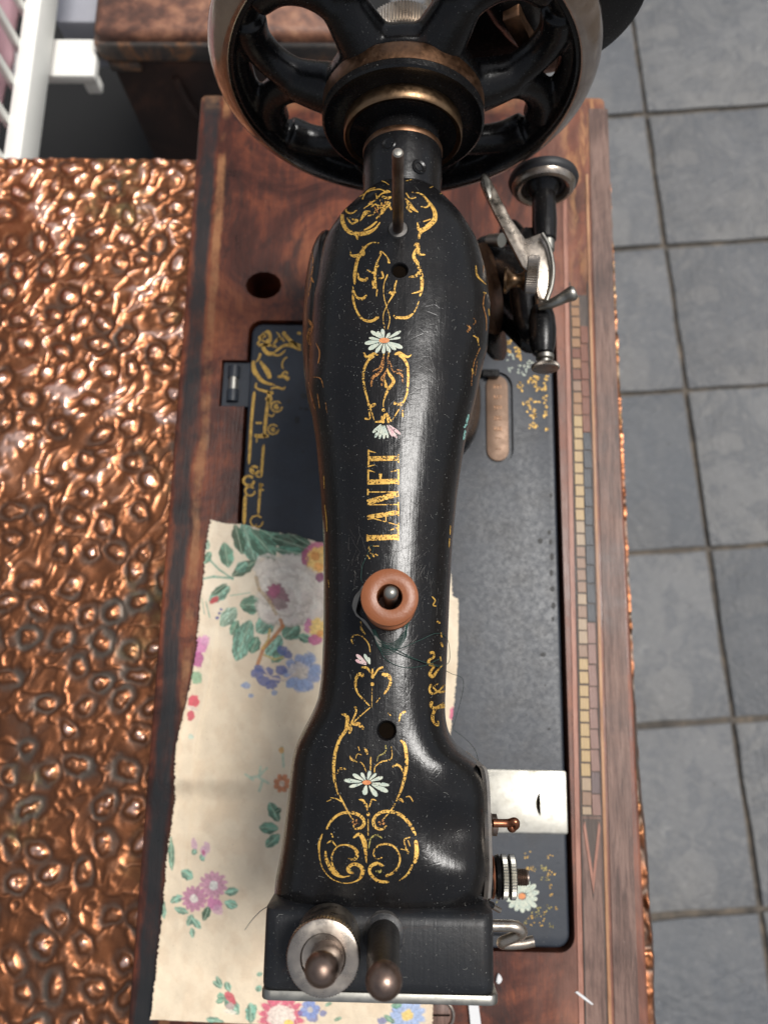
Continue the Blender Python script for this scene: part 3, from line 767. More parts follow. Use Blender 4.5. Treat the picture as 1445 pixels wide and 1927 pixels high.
# ---- bars on the head
def ball(mb,c,r,seg=28):
    rows=[]
    for i in range(1,16):
        ph=math.pi*i/16; rows.append([(c.x+r*math.sin(ph)*math.cos(a),c.y+r*math.sin(ph)*math.sin(a),c.z+r*math.cos(ph)) for a in np.linspace(0,2*math.pi,seg+1)[:-1]])
    mb.grid(rows,True,True,True)
lb=P(603,1833,.2055)
dc=P(608,1802,.1830)
t=MB(); t.lathe((dc.x,dc.y,.1650),(0,0,1),[(0,.0094),(.0130,.0094),(.0142,.0100),(.0176,.0101),(.0183,.0097),(.0185,.0092),(.0184,.0062),(.0176,.0058),(.0174,.0044)],140,knurl=.03,kr=[2,3]); t.obj('presser_nut','nickel',sm)
t=MB(); t.tube([(dc.x,dc.y,.165),(lb.x,dc.y-.0002,.188),(lb.x,lb.y,.203)],[.0046,.0044,.0040],24); ball(t,Vector((lb.x,lb.y,.2020)),.0043); t.obj('presser_bar','bar_steel',sm)
rb=P(722,1852,.2100); rbb=P(722,1762,.166)
t=MB(); t.tube([(rbb.x,rbb.y,.160),(rbb.x,rbb.y,.180),(rb.x,rb.y,.207)],[.0048,.0045,.0041],24); t.obj('needle_bar','dark_steel',sm)
t=MB(); ball(t,Vector((rb.x,rb.y,.2075)),.0045); t.obj('needle_bar_ball','bar_steel',sm)
t=MB(); t.lathe((rbb.x,rbb.y,.1640),(0,0,1),[(0,.0066),(.0016,.0062),(.0022,.0050)],32); t.obj('bar_collar','lacquer_cap',sm)

# ---- right side of the head: rear plate, hook, tension
rp=[P(905,1441,.155),P(911,1450,.155),P(915,1475,.155),P(917,1520,.155),P(919,1580,.155),P(920,1640,.155),P(917,1690,.155)]
sp=spline(rp,5); t=MB(); rows=[]
for i,p in enumerate(sp):
    rows.append([(p.x-.0012,p.y,p.z+.0002),(p.x,p.y,p.z+.0008),(p.x+.0010,p.y,p.z+.0002),(p.x+.0010,p.y,p.z-.06),(p.x-.0012,p.y,p.z-.06)])
t.grid(rows,True,True,True); t.obj('rear_plate','nickel',sm,True)
hk=P(925,1556,.150)
t=MB(); t.lathe((hk.x-.002,hk.y,hk.z-.004),(1,0,0),[(0,.0040),(.0020,.0040),(.0026,.0034),(.0040,.0034),(.0044,.002)],28); t.obj('hook_base','steel',sm)
t=MB(); a=P(928,1549,.150); b=P(955,1549,.150); c_=P(968,1546,.151); d=P(970,1553,.150); e=P(963,1557,.149)
t.tube(spline([a,b,c_,d,e],6),[.0013]*25,14); ball(t,e,.0016); t.obj('thread_hook','copper_hook',sm)
tc=P(948,1650,.120)
def lx(name,prof,mat,**k):
    t=MB(); t.lathe((0,tc.y,tc.z),(1,0,0),prof,k.pop('seg',64),**k); return t.obj(name,mat,sm)
X0=tc.x
lx('tension_boss',[(X0-.012,.0080),(X0-.0060,.0080),(X0-.0045,.0070)],'lacquer')
for k in range(4):
    t=MB(); xx_=X0-.0078+k*.0012; t.tube([(xx_,tc.y+.0066*math.cos(a),tc.z+.0066*math.sin(a)) for a in np.linspace(0,6.28,40)],.0006,8,False); t.obj('tension_coil','copper_hook',sm)
lx('tension_disc',[(X0-.0034,.002),(X0-.0030,.0070),(X0-.0020,.0074),(X0-.0012,.0060)],'lacquer_wheel')
for xo in(-.0012,.0016):
    lx('tension_nut',[(X0+xo,.002),(X0+xo+.0001,.0068),(X0+xo+.0004,.0074),(X0+xo+.0019,.0074),(X0+xo+.0022,.0068),(X0+xo+.0023,.002)],'nickel_bright',knurl=.07,kr=[2,3],seg=90)
pr=[(X0+.003,.0028)]
for k in range(7): pr+=[(X0+.0040+k*.0006,.0029),(X0+.0043+k*.0006,.0025)]
pr.append((X0+.0084,.0024)); lx('tension_stud',pr,'steel')
t=MB(); t.tube([P(912,1698,.14),P(926,1704,.138)],.0011,12); t.obj('guide_sleeve','lacquer',sm)
t=MB(); t.tube([P(920,1702,.139),P(940,1713,.136)],.0009,12); t.obj('guide_pin','nickel',sm)
t=MB(); w_=[P(905,1742,.09),P(945,1742,.09),P(970,1744,.09),P(982,1754,.088),P(968,1763,.085),P(948,1771,.082),P(946,1776,.080),P(975,1776,.080),P(1004,1771,.080)]
t.tube(spline(w_,6),.0021,16); t.obj('presser_lever','nickel',sm)
t=MB(); boxmb(t,.035,.057,-.1215+0.002,-.1215+.0075,BZ-.0005,.004); t.obj('bed_latch','lacquer_bed',sm,False,bevel=.001)

# ---- bobbin winder beside the pillar
bw=D.objects.new('x',None)
def lathe_obj(name,o,ax,prof,mat,parent,seg=48,**k):
    t=MB(); t.lathe(o,ax,prof,seg,**k); return t.obj(name,mat,parent)
wb=P(1022,348,.085)
wind=lathe_obj('bobbin_winder',wb+Vector((0,-.030,0)),(0,1,0),[(0,.004),(.001,.0052),(.010,.0058),(.018,.0056),(.028,.0054),(.030,.0056)],'lacquer_wheel',sm)
lathe_obj('rubber_tyre',wb,(0,1,0),[(-.001,.0115),(-.0012,.0140),(.0004,.0158),(.0022,.0164),(.0040,.0158),(.0048,.0140)],'rubber',wind,80)
lathe_obj('winder_pulley',wb,(0,1,0),[(-.0010,.0050),(-.0006,.0098),(-.0026,.0106),(-.0034,.0120),(-.0030,.0136),(-.0016,.0146),(.0002,.0150)],'nickel',wind,80)
lathe_obj('pulley_hub',wb,(0,1,0),[(-.006,.0050),(-.0035,.0070),(-.0010,.0085)],'lacquer_wheel',wind,48)
lathe_obj('winder_tip',wb+Vector((.001,-.033,.001)),(0,1,0),[(-.003,.0018),(-.002,.0030),(.003,.0032)],'nickel_bright',wind,32)
def plate(name,pts,z,th,mat,parent,tilt=0):
    t=MB(); n=len(pts); w3=[P(px,py,z+ (dz if False else 0)) for px,py in pts for dz in (0,)]
    t.v+=[tuple(v) for v in w3]+[(v.x,v.y,v.z-th) for v in w3]
    for i in range(n):
        j=(i+1)%n; t.f.append((i,j,n+j,n+i))
    t.f.append(tuple(range(n))); t.f.append(tuple(range(n,2*n))[::-1])
    return t.obj(name,mat,parent,True,bevel=.0005)
plate('winder_lever',[(906,327),(913,324),(921,333),(938,366),(962,412),(988,449),(1018,438),(1031,458),(1040,500),(1039,530),(1028,565),(1012,560),(1000,520),(982,500),(955,448),(930,400),(910,360),(904,343)],.112,.0022,'nickel',wind)
plate('lever_rib',[(907,328),(913,326),(921,336),(925,368),(921,374),(911,350)],.1128,.0012,'nickel_bright',wind)
t=MB(); t.tube(spline([P(1020,440,.114),P(1032,462,.114),P(1040,500,.114),P(1038,535,.114),P(1028,566,.114)],6),.0009,10); t.obj('lever_edge','nickel_bright',wind)
kb=P(1001,516,.118)
lathe_obj('knurled_knob',kb,(1,-.12,.12),[(-.0024,.0030),(-.0024,.0070),(-.0020,.0076),(.0020,.0076),(.0024,.0070)],'nickel',wind,96,knurl=.07,kr=[2,3])
lathe_obj('knob_face',kb,(1,-.12,.12),[(.0018,.0001),(.0024,.0066),(.0026,.0069),(.0022,.0070)],'dark_steel',wind,48)
bb=P(958,528,.112)
lathe_obj('brass_bobbin',bb,(1,-.05,.1),[(-.0022,.003),(-.0022,.0054),(-.0012,.0056),(-.0006,.0048),(.0010,.0032),(.0030,.0027),(.0050,.0032),(.0062,.0045),(.0064,.003)],'brass',wind,48)
t=MB(); wl=[P(1014,578,.095),P(1040,570,.098),P(1064,558,.100),P(1083,549,.102)]
t.tube(spline(wl,5),[.0016,.0018,.002,.0022,.0022,.0022,.0023,.0024,.0025,.0026,.0028,.003,.0032,.0033,.0032,.0024],16); t.obj('wing_lever','nickel_bright',wind)
br=P(1020,622,.088)
lathe_obj('barrel',br,(0,-1,0),[(-.0115,.003),(-.0110,.0046),(-.0060,.0058),(.0000,.0062),(.0060,.0058),(.0110,.0046),(.0118,.003)],'lacquer_wheel',wind,48)
lathe_obj('barrel_neck',br+Vector((0,.0125,0)),(0,-1,0),[(-.006,.0026),(-.005,.0030),(.0015,.0030)],'nickel',wind,32)
lathe_obj('barrel_collar',br+Vector((.0008,-.0115,0)),(0,-1,0),[(0,.0034),(.0004,.0040),(.0022,.0040),(.0028,.0028),(.0048,.0028)],'nickel_bright',wind,32)
lathe_obj('thumb_screw',br+Vector((.001,-.0165,0)),(0,-1,0),[(0,.002),(.0001,.0058),(.0005,.0062),(.0016,.0062),(.0020,.0056),(.0021,.0001)],'nickel',wind,90,knurl=.06,kr=[2,3])
# bracket casting that ties the winder to the pillar
t=MB()
t.tube(spline([P(900,470,.070),P(950,500,.075),(P(1000,520,.080))],5),[.008]*11,20)
t.tube(spline([P(1000,440,.078),P(985,520,.080),P(990,600,.082),P(1010,640,.083)],5),[.0060,.0064,.0066,.0066,.0066,.0066,.0066,.0066,.0064,.006,.006,.0058,.0056,.0052,.005,.004],20)
t.tube(spline([P(955,430,.07),P(990,470,.075),P(1020,500,.08)],5),[.006]*11,20)
t.tube(spline([P(930,560,.05),P(965,600,.06),P(1005,640,.075)],5),[.0075]*11,20)
t.tube([P(905,520,.045),P(985,520,.062)],[.013,.009],20)
brk=t.obj('winder_bracket',None,wind); rm=brk.modifiers.new('r','REMESH'); rm.mode='VOXEL'; rm.voxel_size=.0011
s1=brk.modifiers.new('s','SMOOTH'); s1.iterations=8; bake(brk); brk.data.materials.clear(); brk.data.materials.append(M['lacquer_wheel']); brk.data.shade_smooth()
q=P(925,545,.085)
lathe_obj('bronze_washer',P(914,545,.088),(1,0,.45),[(0,.012),(.0004,.0200),(.0020,.0205),(.0026,.012)],'bronze',wind,64)
lathe_obj('guide_disc',P(918,622,.060),(1,.1,.6),[(0,.001),(.0004,.0150),(.0030,.0158),(.0046,.010),(.005,.0003)],'lacquer_wheel',wind,64)
t=MB(); t.tube([P(920,452,.085),P(944,452,.090)],[.0028,.0032],20); t.obj('screw_head','nickel_bright',wind)
t=MB(); boxmb(t,P(905,700,BZ).x,P(938,700,BZ).x,P(905,712,BZ).y,P(905,698,BZ).y,BZ,.002); t.obj('pillar_lug','lacquer',sm,False,bevel=.0006)

# ================================================================== TRANSFER DECORATION
class Strokes:
    def __init__(s,ox,oy,sc,mode='arm'): s.ox,s.oy,s.sc,s.mode=ox,oy,sc,mode; s.b={}
    def hit(s,x,y,lift):
        px=s.ox+x/s.sc; py=s.oy+y/s.sc
        if s.mode=='arm':
            p,n=surf(px,py,DB)
            if p is None: return None
            return p+n*lift
        return P(px,py,BZ)+Vector((0,0,lift))
    def line(s,pts,w,mat='gold',lift=.00009,taper=True,n=8):
        sp=spline([(a,b,0) for a,b in pts],n); m=s.b.setdefault(mat,MB()); N=len(sp); prev=None
        for i,p in enumerate(sp):
            t=(sp[min(i+1,N-1)]-sp[max(i-1,0)]); 
            if t.length<1e-6: t=Vector((1,0,0))
            t.normalize(); nn=Vector((-t.y,t.x,0)); ww=lerp_list(w,i/(N-1))/2*.95
            if taper: ww*=min(1,.35+min(i,N-1-i)/1.5)
            row=[s.hit(*(p+nn*ww*k).xy,lift) for k in(-1,-.33,.33,1)]
            if any(r is None for r in row): prev=None; continue
            if prev is not None and (row[0]-prev[0][0]).length<.006:
                b=prev[1]; c=len(m.v); m.v+=[tuple(r) for r in row]
                for k in range(3): m.f.append((b+k,b+k+1,c+k+1,c+k))
                prev=(row,c)
            else:
                c=len(m.v); m.v+=[tuple(r) for r in row]; prev=(row,c)
    def petal(s,cx,cy,tx,ty,w,mat='petal',lift=.00013,r0=.22):
        c=Vector((cx,cy,0)); t=Vector((tx,ty,0)); a=c.lerp(t,r0)
        s.line([tuple(a.lerp(t,k).xy) for k in(0,.35,.7,1)],[w*.22,w*.62,w*.92,w*.5],mat,lift,True,4)
    def disc(s,cx,cy,rx,ry,mat,lift=.00017):
        m=s.b.setdefault(mat,MB()); ring=[s.hit(cx+rx*math.cos(a),cy+ry*math.sin(a),lift) for a in np.linspace(0,6.283,15)[:-1]]
        c=s.hit(cx,cy,lift)
        if c is None or any(r is None for r in ring): return
        b=len(m.v); m.v+=[tuple(c)]+[tuple(r) for r in ring]
        for k in range(14): m.f.append((b,b+1+k,b+1+(k+1)%14))
    def flush(s,names):
        for k,m in s.b.items():
            o=m.obj(names.get(k,'gold_ornament'),k,sm,True); o['kind']='stuff'
DB=bvh_of([am,cov])
L=Strokes(550,320,3.5675)
G=[([(300,195),(370,180),(400,110),(480,70),(600,75),(650,100)],5),([(760,75),(850,55),(930,70),(985,105)],[4,10,12]),([(920,120),(960,110),(1010,130),(1030,155),(990,160)],5),
([(315,190),(360,175),(410,150),(400,125)],[8,16,8]),
([(375,235),(340,290),(340,350),(375,410),(440,430),(510,420),(560,390),(590,350)],[5,22,30,28,30,28,16,8]),
([(365,240),(365,280),(400,290),(435,270)],[10,14,8]),([(370,320),(400,360),(440,340),(400,330)],13),([(425,415),(440,468)],[20,12]),
([(455,345),(490,290),(525,280)],[6,30,12]),([(420,190),(470,170),(520,130),(560,120)],7),([(470,200),(500,150),(580,130),(640,150)],8),([(510,230),(560,200),(600,160),(650,150)],9),
([(480,260),(530,230),(590,240)],7),([(595,300),(620,250),(655,215)],[18,36,30]),([(600,180),(640,190),(665,180)],18),([(560,330),(590,300)],10),([(590,200),(600,230),(590,260)],12),([(480,405),(520,385),(570,345)],[8,16,12]),
([(500,310),(540,300),(560,270)],8),([(530,250),(560,230),(580,260)],9),([(620,210),(650,240),(665,270)],14),([(610,150),(640,140),(660,150)],10),([(570,190),(560,160)],8),
([(755,190),(785,230),(810,260),(845,285)],[10,30,22,6]),([(765,245),(800,285)],18),([(760,150),(790,190),(830,185)],9),([(800,150),(860,160),(910,210),(950,270),(955,330),(910,380),(860,420),(848,465)],[5,10,18,26,34,36,22,14]),
([(930,220),(900,250),(860,245)],[14,12,5]),([(840,350),(850,400),(890,390)],[10,22,14]),([(870,350),(900,340),(930,330)],9),
([(585,490),(530,490),(480,530),(440,600),(420,700),(420,770)],[6,10,18,22,22,14]),([(390,545),(400,575),(450,575),(480,560),(470,510)],[8,16,30,20,6]),
([(440,690),(450,730),(490,740),(505,720)],[10,22,16]),([(405,780),(430,850),(470,865),(500,840)],[5,14,22,12]),([(410,800),(410,870),(430,940),(470,1000),(530,1015),(580,985)],[16,16,14,16,20,22]),
([(600,545),(640,590),(650,630)],[8,8,20]),([(600,545),(590,565)],18),([(600,560),(570,620),(555,700),(560,800)],[6,14,20,16]),([(500,670),(540,690),(565,680)],[5,14,18]),([(600,680),(610,720),(580,730)],12),([(540,740),(545,800)],14),([(570,800),(565,850)],[12,5]),
([(640,700),(615,770),(615,850),(640,940),(655,1000),(640,1070)],[12,6,6,6,6,7]),([(690,760),(680,830),(640,900),(610,980),(620,1070)],[8,14,5,5,6]),([(650,820),(670,830),(692,815)],22),([(700,740),(690,790)],10),([(580,640),(560,660)],12),
([(815,510),(840,500),(850,560),(892,570)],[8,26,24,8]),([(835,520),(815,580),(845,640),(868,720),(868,800),(855,850)],[14,24,26,24,20,10]),([(780,720),(830,710),(850,680)],[8,22,12]),([(800,830),(840,820),(865,810)],[6,12,10]),
([(850,880),(820,950),(770,990),(690,990)],[6,10,22,18]),([(680,975),(700,1000)],12),
([(480,1225),(500,1255),(550,1235),(580,1245)],[10,20,22,8]),([(550,1250),(510,1280),(480,1350),(480,1430),(500,1520),(550,1680)],[14,18,16,16,14,6]),([(505,1540),(520,1585),(560,1570)],[8,22,24]),([(485,1670),(520,1665),(512,1600)],[14,14,8]),
([(800,1240),(770,1255),(720,1230),(685,1240)],[8,16,24,12]),([(710,1240),(750,1270),(775,1330),(775,1450),(755,1540),(670,1680)],[16,20,18,14,12,6]),([(680,1565),(720,1572),(755,1550)],[22,18,10]),([(740,1610),(742,1660)],10),
([(620,1210),(612,1250)],8),([(650,1215),(645,1255)],8),
([(635,1330),(650,1370),(680,1420),(640,1480),(612,1560),(615,1610)],[6,20,24,20,6,6]),([(620,1400),(632,1465)],[8,24]),
([(555,1692),(600,1685),(632,1640),(665,1690)],[8,18,24,10]),([(600,1650),(612,1700)],[8,26]),([(640,1650),(645,1700)],16)]
for p,wd in G: L.line(p,wd)
for p,wd in [([(615,1250),(600,1340),(540,1400),(530,1460)],[8,16,26,5]),([(610,1250),(590,1320),(540,1355)],[6,12,12]),([(640,1250),(640,1330),(605,1400),(600,1450)],[6,8,22,8]),([(650,1280),(680,1350),(730,1370),(742,1430)],[6,14,18,6]),([(700,1340),(745,1350)],8),
  ([(540,300),(580,260),(640,210)],8),([(520,210),(560,260),(590,320)],8),
  ([(120,500),(140,600),(130,720),(110,850)],9),([(105,1000),(130,1050),(110,1120),(125,1180)],[12,30,24,16]),([(160,1160),(185,1220),(175,1300)],[5,11,6]),([(140,1390),(190,1400),(210,1460)],6),([(112,1420),(130,1520),(160,1620)],[5,10,5]),([(170,1500),(185,1600)],6),([(120,700),(145,760)],10),([(225,1560),(235,1640)],5),
  ([(1240,360),(1250,400),(1290,410)],6),([(1290,430),(1285,560),(1280,690)],5),([(1210,990),(1230,1020),(1210,1040)],6),([(1170,1040),(1190,1060),(1170,1090)],[6,16,14]),([(1260,1190),(1222,1280),(1205,1380),(1200,1450)],6),([(1240,1280),(1225,1380)],6),
  ([(1290,820),(1280,900),(1300,1000),(1300,1080)],7)]: L.line(p,wd,'gold_dim')
for p,wd in [([(1230,640),(1240,710),(1300,770)],[8,14,6]),([(1210,1110),(1240,1130),(1250,1180)],[8,14,5]),([(1205,1330),(1212,1370)],12),([(1280,820),(1300,830)],12),([(1315,930),(1320,980)],9)]: L.line(p,wd)
L.disc(612,1612,11,11,'gold')
for tx,ty,w_ in[(604,1068,30),(655,1095,24),(728,1082,26),(730,1125,18),(740,1195,36),(695,1208,30),(655,1226,30),(612,1234,30),(560,1228,30),(512,1205,36),(486,1165,34),(515,1128,22),(528,1082,30),(570,1085,28)]:
    L.petal(618,1145,tx,ty,w_)
L.disc(617,1145,36,18,'center')
for tx,ty in[(540,1765),(555,1798),(585,1806),(615,1806),(642,1800)]: L.petal(612,1690,tx,ty,24,'petal')
for tx,ty in[(675,1790),(702,1800),(726,1775)]: L.petal(622,1690,tx,ty,24,'petal_pink')
for p in[[(1182,1640),(1166,1700)],[(1160,1745),(1148,1812)],[(1172,1700),(1150,1730)]]: L.line(p,15,'petal_teal')
L.flush({'petal':'white_petals','petal_pink':'pink_petals','center':'daisy_heart','petal_teal':'teal_leaf'})
# lettering LANET with the remains of the letter before it
T=Strokes(600,820,3.3225)
def tl(p,wd): T.line(p,wd,'gold',taper=False,n=6)
for p,wd in[([(308,145),(500,140)],32),([(311,88),(311,196)],12),([(306,94),(356,106)],[12,3]),([(306,193),(352,182)],[12,3]),([(497,116),(497,172)],9),
 ([(306,290),(500,285)],34),([(309,212),(309,305)],11),([(309,217),(350,228)],[13,3]),([(497,210),(497,305)],11),([(497,214),(448,226)],[13,3]),([(385,238),(385,285)],[22,8]),
 ([(303,418),(497,362)],36),([(309,352),(497,352)],7),([(303,432),(495,430)],7),([(307,332),(307,372)],10),([(496,415),(496,452)],9),
 ([(303,512),(497,478)],30),([(306,508),(497,560)],6),([(497,452),(497,502)],9),([(497,545),(497,582)],9),([(418,492),(420,538)],6),
 ([(300,640),(497,634)],36),([(303,618),(303,662)],10),([(496,570),(496,655)],12),([(496,574),(440,592)],[16,3]),
 ([(312,690),(322,718)],6),([(335,690),(378,690)],5),([(300,745),(318,770)],9),([(330,735),(345,760)],12),([(352,740),(368,750)],9),([(310,700),(318,730),(345,745)],4)]: tl(p,wd)
for p,wd in[([(690,1360),(712,1356),(716,1385),(690,1400),(686,1425),(716,1440),(700,1470),(692,1492),(712,1504),(738,1470),(772,1432)],[16,18,12,18,20,14,18,24,14,6]),
 ([(700,1552),(690,1585),(705,1612),(748,1594),(784,1560),(790,1592),(750,1602),(714,1572),(745,1550)],[12,16,12,10,14,12,8]),
 ([(705,1660),(700,1690),(730,1702),(790,1672)],[24,18,22,24]),([(730,1702),(792,1692)],[10,24]),([(728,1700),(710,1750),(715,1790),(742,1812),(742,1782)],[18,22,16,14,12]),
 ([(705,1005),(725,1030),(713,1058),(732,1066)],8),([(735,1160),(758,1172)],12),([(760,1230),(766,1262)],10),([(762,1290),(772,1322)],12),([(755,1370),(762,1410)],9),
 ([(215,1302),(205,1270),(230,1245),(270,1255),(310,1300),(322,1355)],[10,10,8,8,8,5]),([(262,1160),(268,1210),(292,1242)],[6,14,8]),
 ([(265,1448),(300,1452),(332,1492)],[16,16,10]),([(402,1446),(370,1462),(345,1502)],[16,12,8]),([(335,1455),(337,1518)],[8,24]),
 ([(282,1502),(250,1492),(230,1540),(245,1610),(318,1690)],[26,22,16,12,8]),([(393,1492),(435,1502),(446,1550),(408,1616)],[24,24,16,12]),([(382,1638),(358,1668)],6),([(333,1575),(331,1700)],4),
 ([(322,1698),(250,1760),(200,1812)],7),([(142,1735),(180,1760),(182,1812)],[16,22,8]),([(225,1693),(235,1722),(210,1780),(185,1822)],[16,12,10,8]),([(215,1803),(250,1800),(282,1832)],[8,20,12]),
 ([(430,1730),(450,1750)],7),([(500,1790),(512,1742),(545,1722)],[6,14,12]),([(820,560),(818,620)],7),([(815,640),(812,700)],7),([(32,250),(36,330)],6),([(38,430),(48,520),(52,600)],7),([(60,900),(66,950)],6)]: T.line(p,wd)
T.disc(334,1553,12,12,'gold')
for tx,ty,w_ in[(235,1368,28),(230,1402,26)]: T.petal(318,1440,tx,ty,w_,'petal_pink')
for tx,ty,w_ in[(285,1365,24),(310,1385,22)]: T.petal(322,1442,tx,ty,w_,'petal')
T.flush({'gold':'gold_lettering','petal':'white_petals','petal_pink':'pink_petals'})
K=Strokes(580,1350,5.504)
for p,wd in[([(400,-10),(402,60),(385,140),(330,220),(285,350),(265,500),(272,640),(302,775)],[26,34,34,32,34,34,28,14]),([(302,775),(350,860),(430,1010),(470,1062)],[14,20,12,8]),([(525,0),(430,80),(400,120)],12),([(455,75),(520,80),(575,125)],[10,32,14]),([(370,140),(440,110),(425,170)],[10,34,20]),
 ([(300,585),(328,532),(392,535)],[8,26,18]),([(955,235),(1000,290),(1018,450),(1002,600),(965,740),(915,855)],[20,34,36,34,26,14]),([(985,580),(962,522),(920,490),(872,512)],[10,20,28,18]),([(905,865),(955,850),(985,880)],[10,30,14]),([(1000,825),(1050,820),(1085,872)],[6,14,10]),([(900,890),(850,970),(770,1060)],[18,14,10]),
 ([(230,830),(290,842),(350,872)],[6,10,18]),([(190,872),(240,850)],6),([(600,565),(575,500),(540,460)],11),([(520,470),(450,435),(435,398)],[8,24,14]),([(645,550),(648,408)],15),([(615,388),(600,345),(575,312)],[16,28,6]),
 ([(685,570),(695,510),(760,460),(840,440),(868,400),(860,300)],[12,10,16,14,8,6]),([(490,430),(510,380),(560,390)],6),([(518,300),(532,345)],9),([(520,850),(570,862),(600,925)],[8,26,20]),([(705,862),(662,852),(632,930)],[8,18,12]),([(602,890),(612,965)],[24,14]),
 ([(620,1040),(620,1270)],10),([(465,1248),(530,1212),(582,1300),(604,1510)],[14,40,52,8]),
 ([(190,1160),(240,1070),(330,1000),(440,985),(540,1020),(580,1085),(550,1140),(490,1150),(465,1112)],[22,26,30,36,34,34,24,12]),
 ([(1112,1222),(1060,1120),(970,1020),(860,975),(750,985),(680,1050),(690,1130),(760,1160),(812,1120)],[24,36,38,34,32,34,26,14]),
 ([(1112,1268),(1122,1400),(1100,1512)],[34,48,36]),([(1080,1520),(1030,1620),(940,1692)],[22,24,6]),
 ([(150,1205),(115,1310),(120,1450),(150,1560),(230,1660),(340,1710),(440,1712),(530,1672),(565,1590),(530,1535),(468,1520),(412,1560),(425,1600),(470,1612)],[14,26,10,10,10,8,12,42,44,34,34,30,22]),
 ([(235,1190),(260,1250)],[10,18]),([(195,1305),(240,1282),(295,1335)],[10,22,10]),([(178,1370),(190,1470),(260,1600),(350,1650),(435,1640)],[16,34,46,22,6]),
 ([(330,1640),(260,1550),(245,1440),(300,1340),(390,1320),(470,1350),(508,1410),(480,1470),(415,1460)],[16,20,16,16,16,30,42,30,12]),
 ([(800,1645),(900,1590),(950,1470),(900,1350),(800,1310),(710,1340),(675,1410),(710,1460),(768,1450)],[30,24,18,22,20,14,14,12]),
 ([(835,1705),(720,1690),(640,1610),(650,1540),(720,1512),(785,1545)],[24,34,32,34,38,20]),([(1055,1240),(1000,1262),(1000,1320),(1040,1415)],[10,18,14,26]),([(1030,1270),(1055,1335)],9),([(955,1362),(1015,1375)],9),([(600,1410),(604,1440)],22)]: K.line(p,wd)
for p,wd in[([(710,460),(730,400),(790,370),(805,330),(800,285)],[6,12,18,16,8]),([(765,1252),(710,1218),(650,1255),(625,1360)],[10,22,16,8]),([(700,1585),(740,1600),(760,1570)],[26,26,10]),([(430,1570),(440,1600)],24)]: K.line(p,wd,'gold_olive')
for dx,dy,rr_ in[(-22,-5,16),(8,-22,15),(18,12,15),(-8,16,14)]:
    K.disc(492+dx,1088+dy,rr_,rr_*.8,'gold_dim'); K.disc(760+dx*1.2,1088+dy,rr_,rr_*.8,'gold_dim')
K.disc(620,1002,17,20,'gold')
for tx,ty,w_ in[(642,552,46),(548,572,44),(462,588,50),(372,650,52),(425,720,40),(582,802,66),(712,818,58),(825,768,60),(838,702,44),(772,618,46),(705,580,36)]: K.petal(607,672,tx,ty,w_)
K.disc(606,674,46,24,'center')
K.flush({'petal':'white_petals','center':'daisy_heart'})
# bed decoration
Q=Strokes(380,450,3.21,'bed')
def ringp(cx,cy,r,a0=0,a1=5.6): return [(cx+r*math.cos(a),cy+r*.9*math.sin(a)) for a in np.linspace(a0,a1,8)]
for p,wd in[([(340,600),(400,560),(412,612),(372,652),(400,690),(442,690)],[14,22,20,24,26,16]),([(440,682),(500,642),(560,650),(600,672)],[12,16,24,18]),([(490,560),(520,600),(560,632),(596,650)],[26,24,22,26]),([(575,565),(600,572)],16),([(340,640),(400,640),(455,652)],[20,22,12]),
 ([(310,735),(320,800),(370,860),(442,882)],[18,30,22,10]),([(350,735),(395,800),(412,842)],[14,34,26]),([(330,868),(330,900),(400,925),(432,932)],[12,12,18,22]),([(455,832),(500,830),(525,850)],[12,22,26]),([(400,920),(412,970),(385,962)],[20,30,18]),
 ([(318,920),(300,1100),(285,1362)],18),([(402,960),(385,1100),(377,1200)],20),([(374,1240),(358,1442)],17),([(263,1545),(255,1725)],22),([(355,1475),(340,1672)],16),(ringp(452,1012,34),10),(ringp(452,1012,10),16),(ringp(432,1150,32),10),(ringp(432,1150,9),14),(ringp(332,1705,38),9),
 (ringp(285,1460,32),16),(ringp(292,1522,30),13),(ringp(320,1395,24),16),([(315,1185),(350,1190),(405,1188)],[14,26,22]),([(325,1110),(365,1112)],12),([(335,1180),(330,1230)],8),([(345,1480),(370,1490)],20),([(330,1720),(320,1760)],9)]: Q.line(p,wd,'gold_bed')
for p,wd in [([(330,640),(360,600),(395,585)],[8,14,8]),([(420,650),(455,610),(480,600),(500,620)],[8,18,14,8]),([(520,640),(545,620),(575,640)],14),([(355,690),(345,720),(325,745)],[16,12,8]),([(430,700),(470,700),(505,670)],[8,14,8]),([(450,560),(470,590),(455,620)],[6,14,8]),([(480,820),(505,800),(520,815)],10),([(415,905),(450,895),(490,905),(505,890)],[8,16,12,6]),([(395,1000),(420,985)],10),([(400,1060),(425,1070),(440,1050)],8),([(300,1370),(320,1420),(350,1440)],10),([(345,1500),(375,1520)],10),(ringp(545,760,60,2.6,4.2),8),(ringp(380,600,20),9)]: Q.line(p,wd,'gold_bed')
Q.flush({})
S=Strokes(800,270,3.503,'bed'); 
def flecks(Sx,cx,cy,rx,ry,n,mat,sz=16):
    for _ in range(n):
        a=random.uniform(0,6.28); r=math.sqrt(random.random()); x=cx+rx*r*math.cos(a); y=cy+ry*r*math.sin(a); h=random.uniform(-.9,.9)+.8; l=random.uniform(.6,1.5)*sz
        Sx.line([(x,y),(x+l*.5*math.cos(h)-3,y+l*.5*math.sin(h)),(x+l*math.cos(h),y+l*math.sin(h)-2)],[sz*.3,sz*.7,sz*.3],mat,n=3)
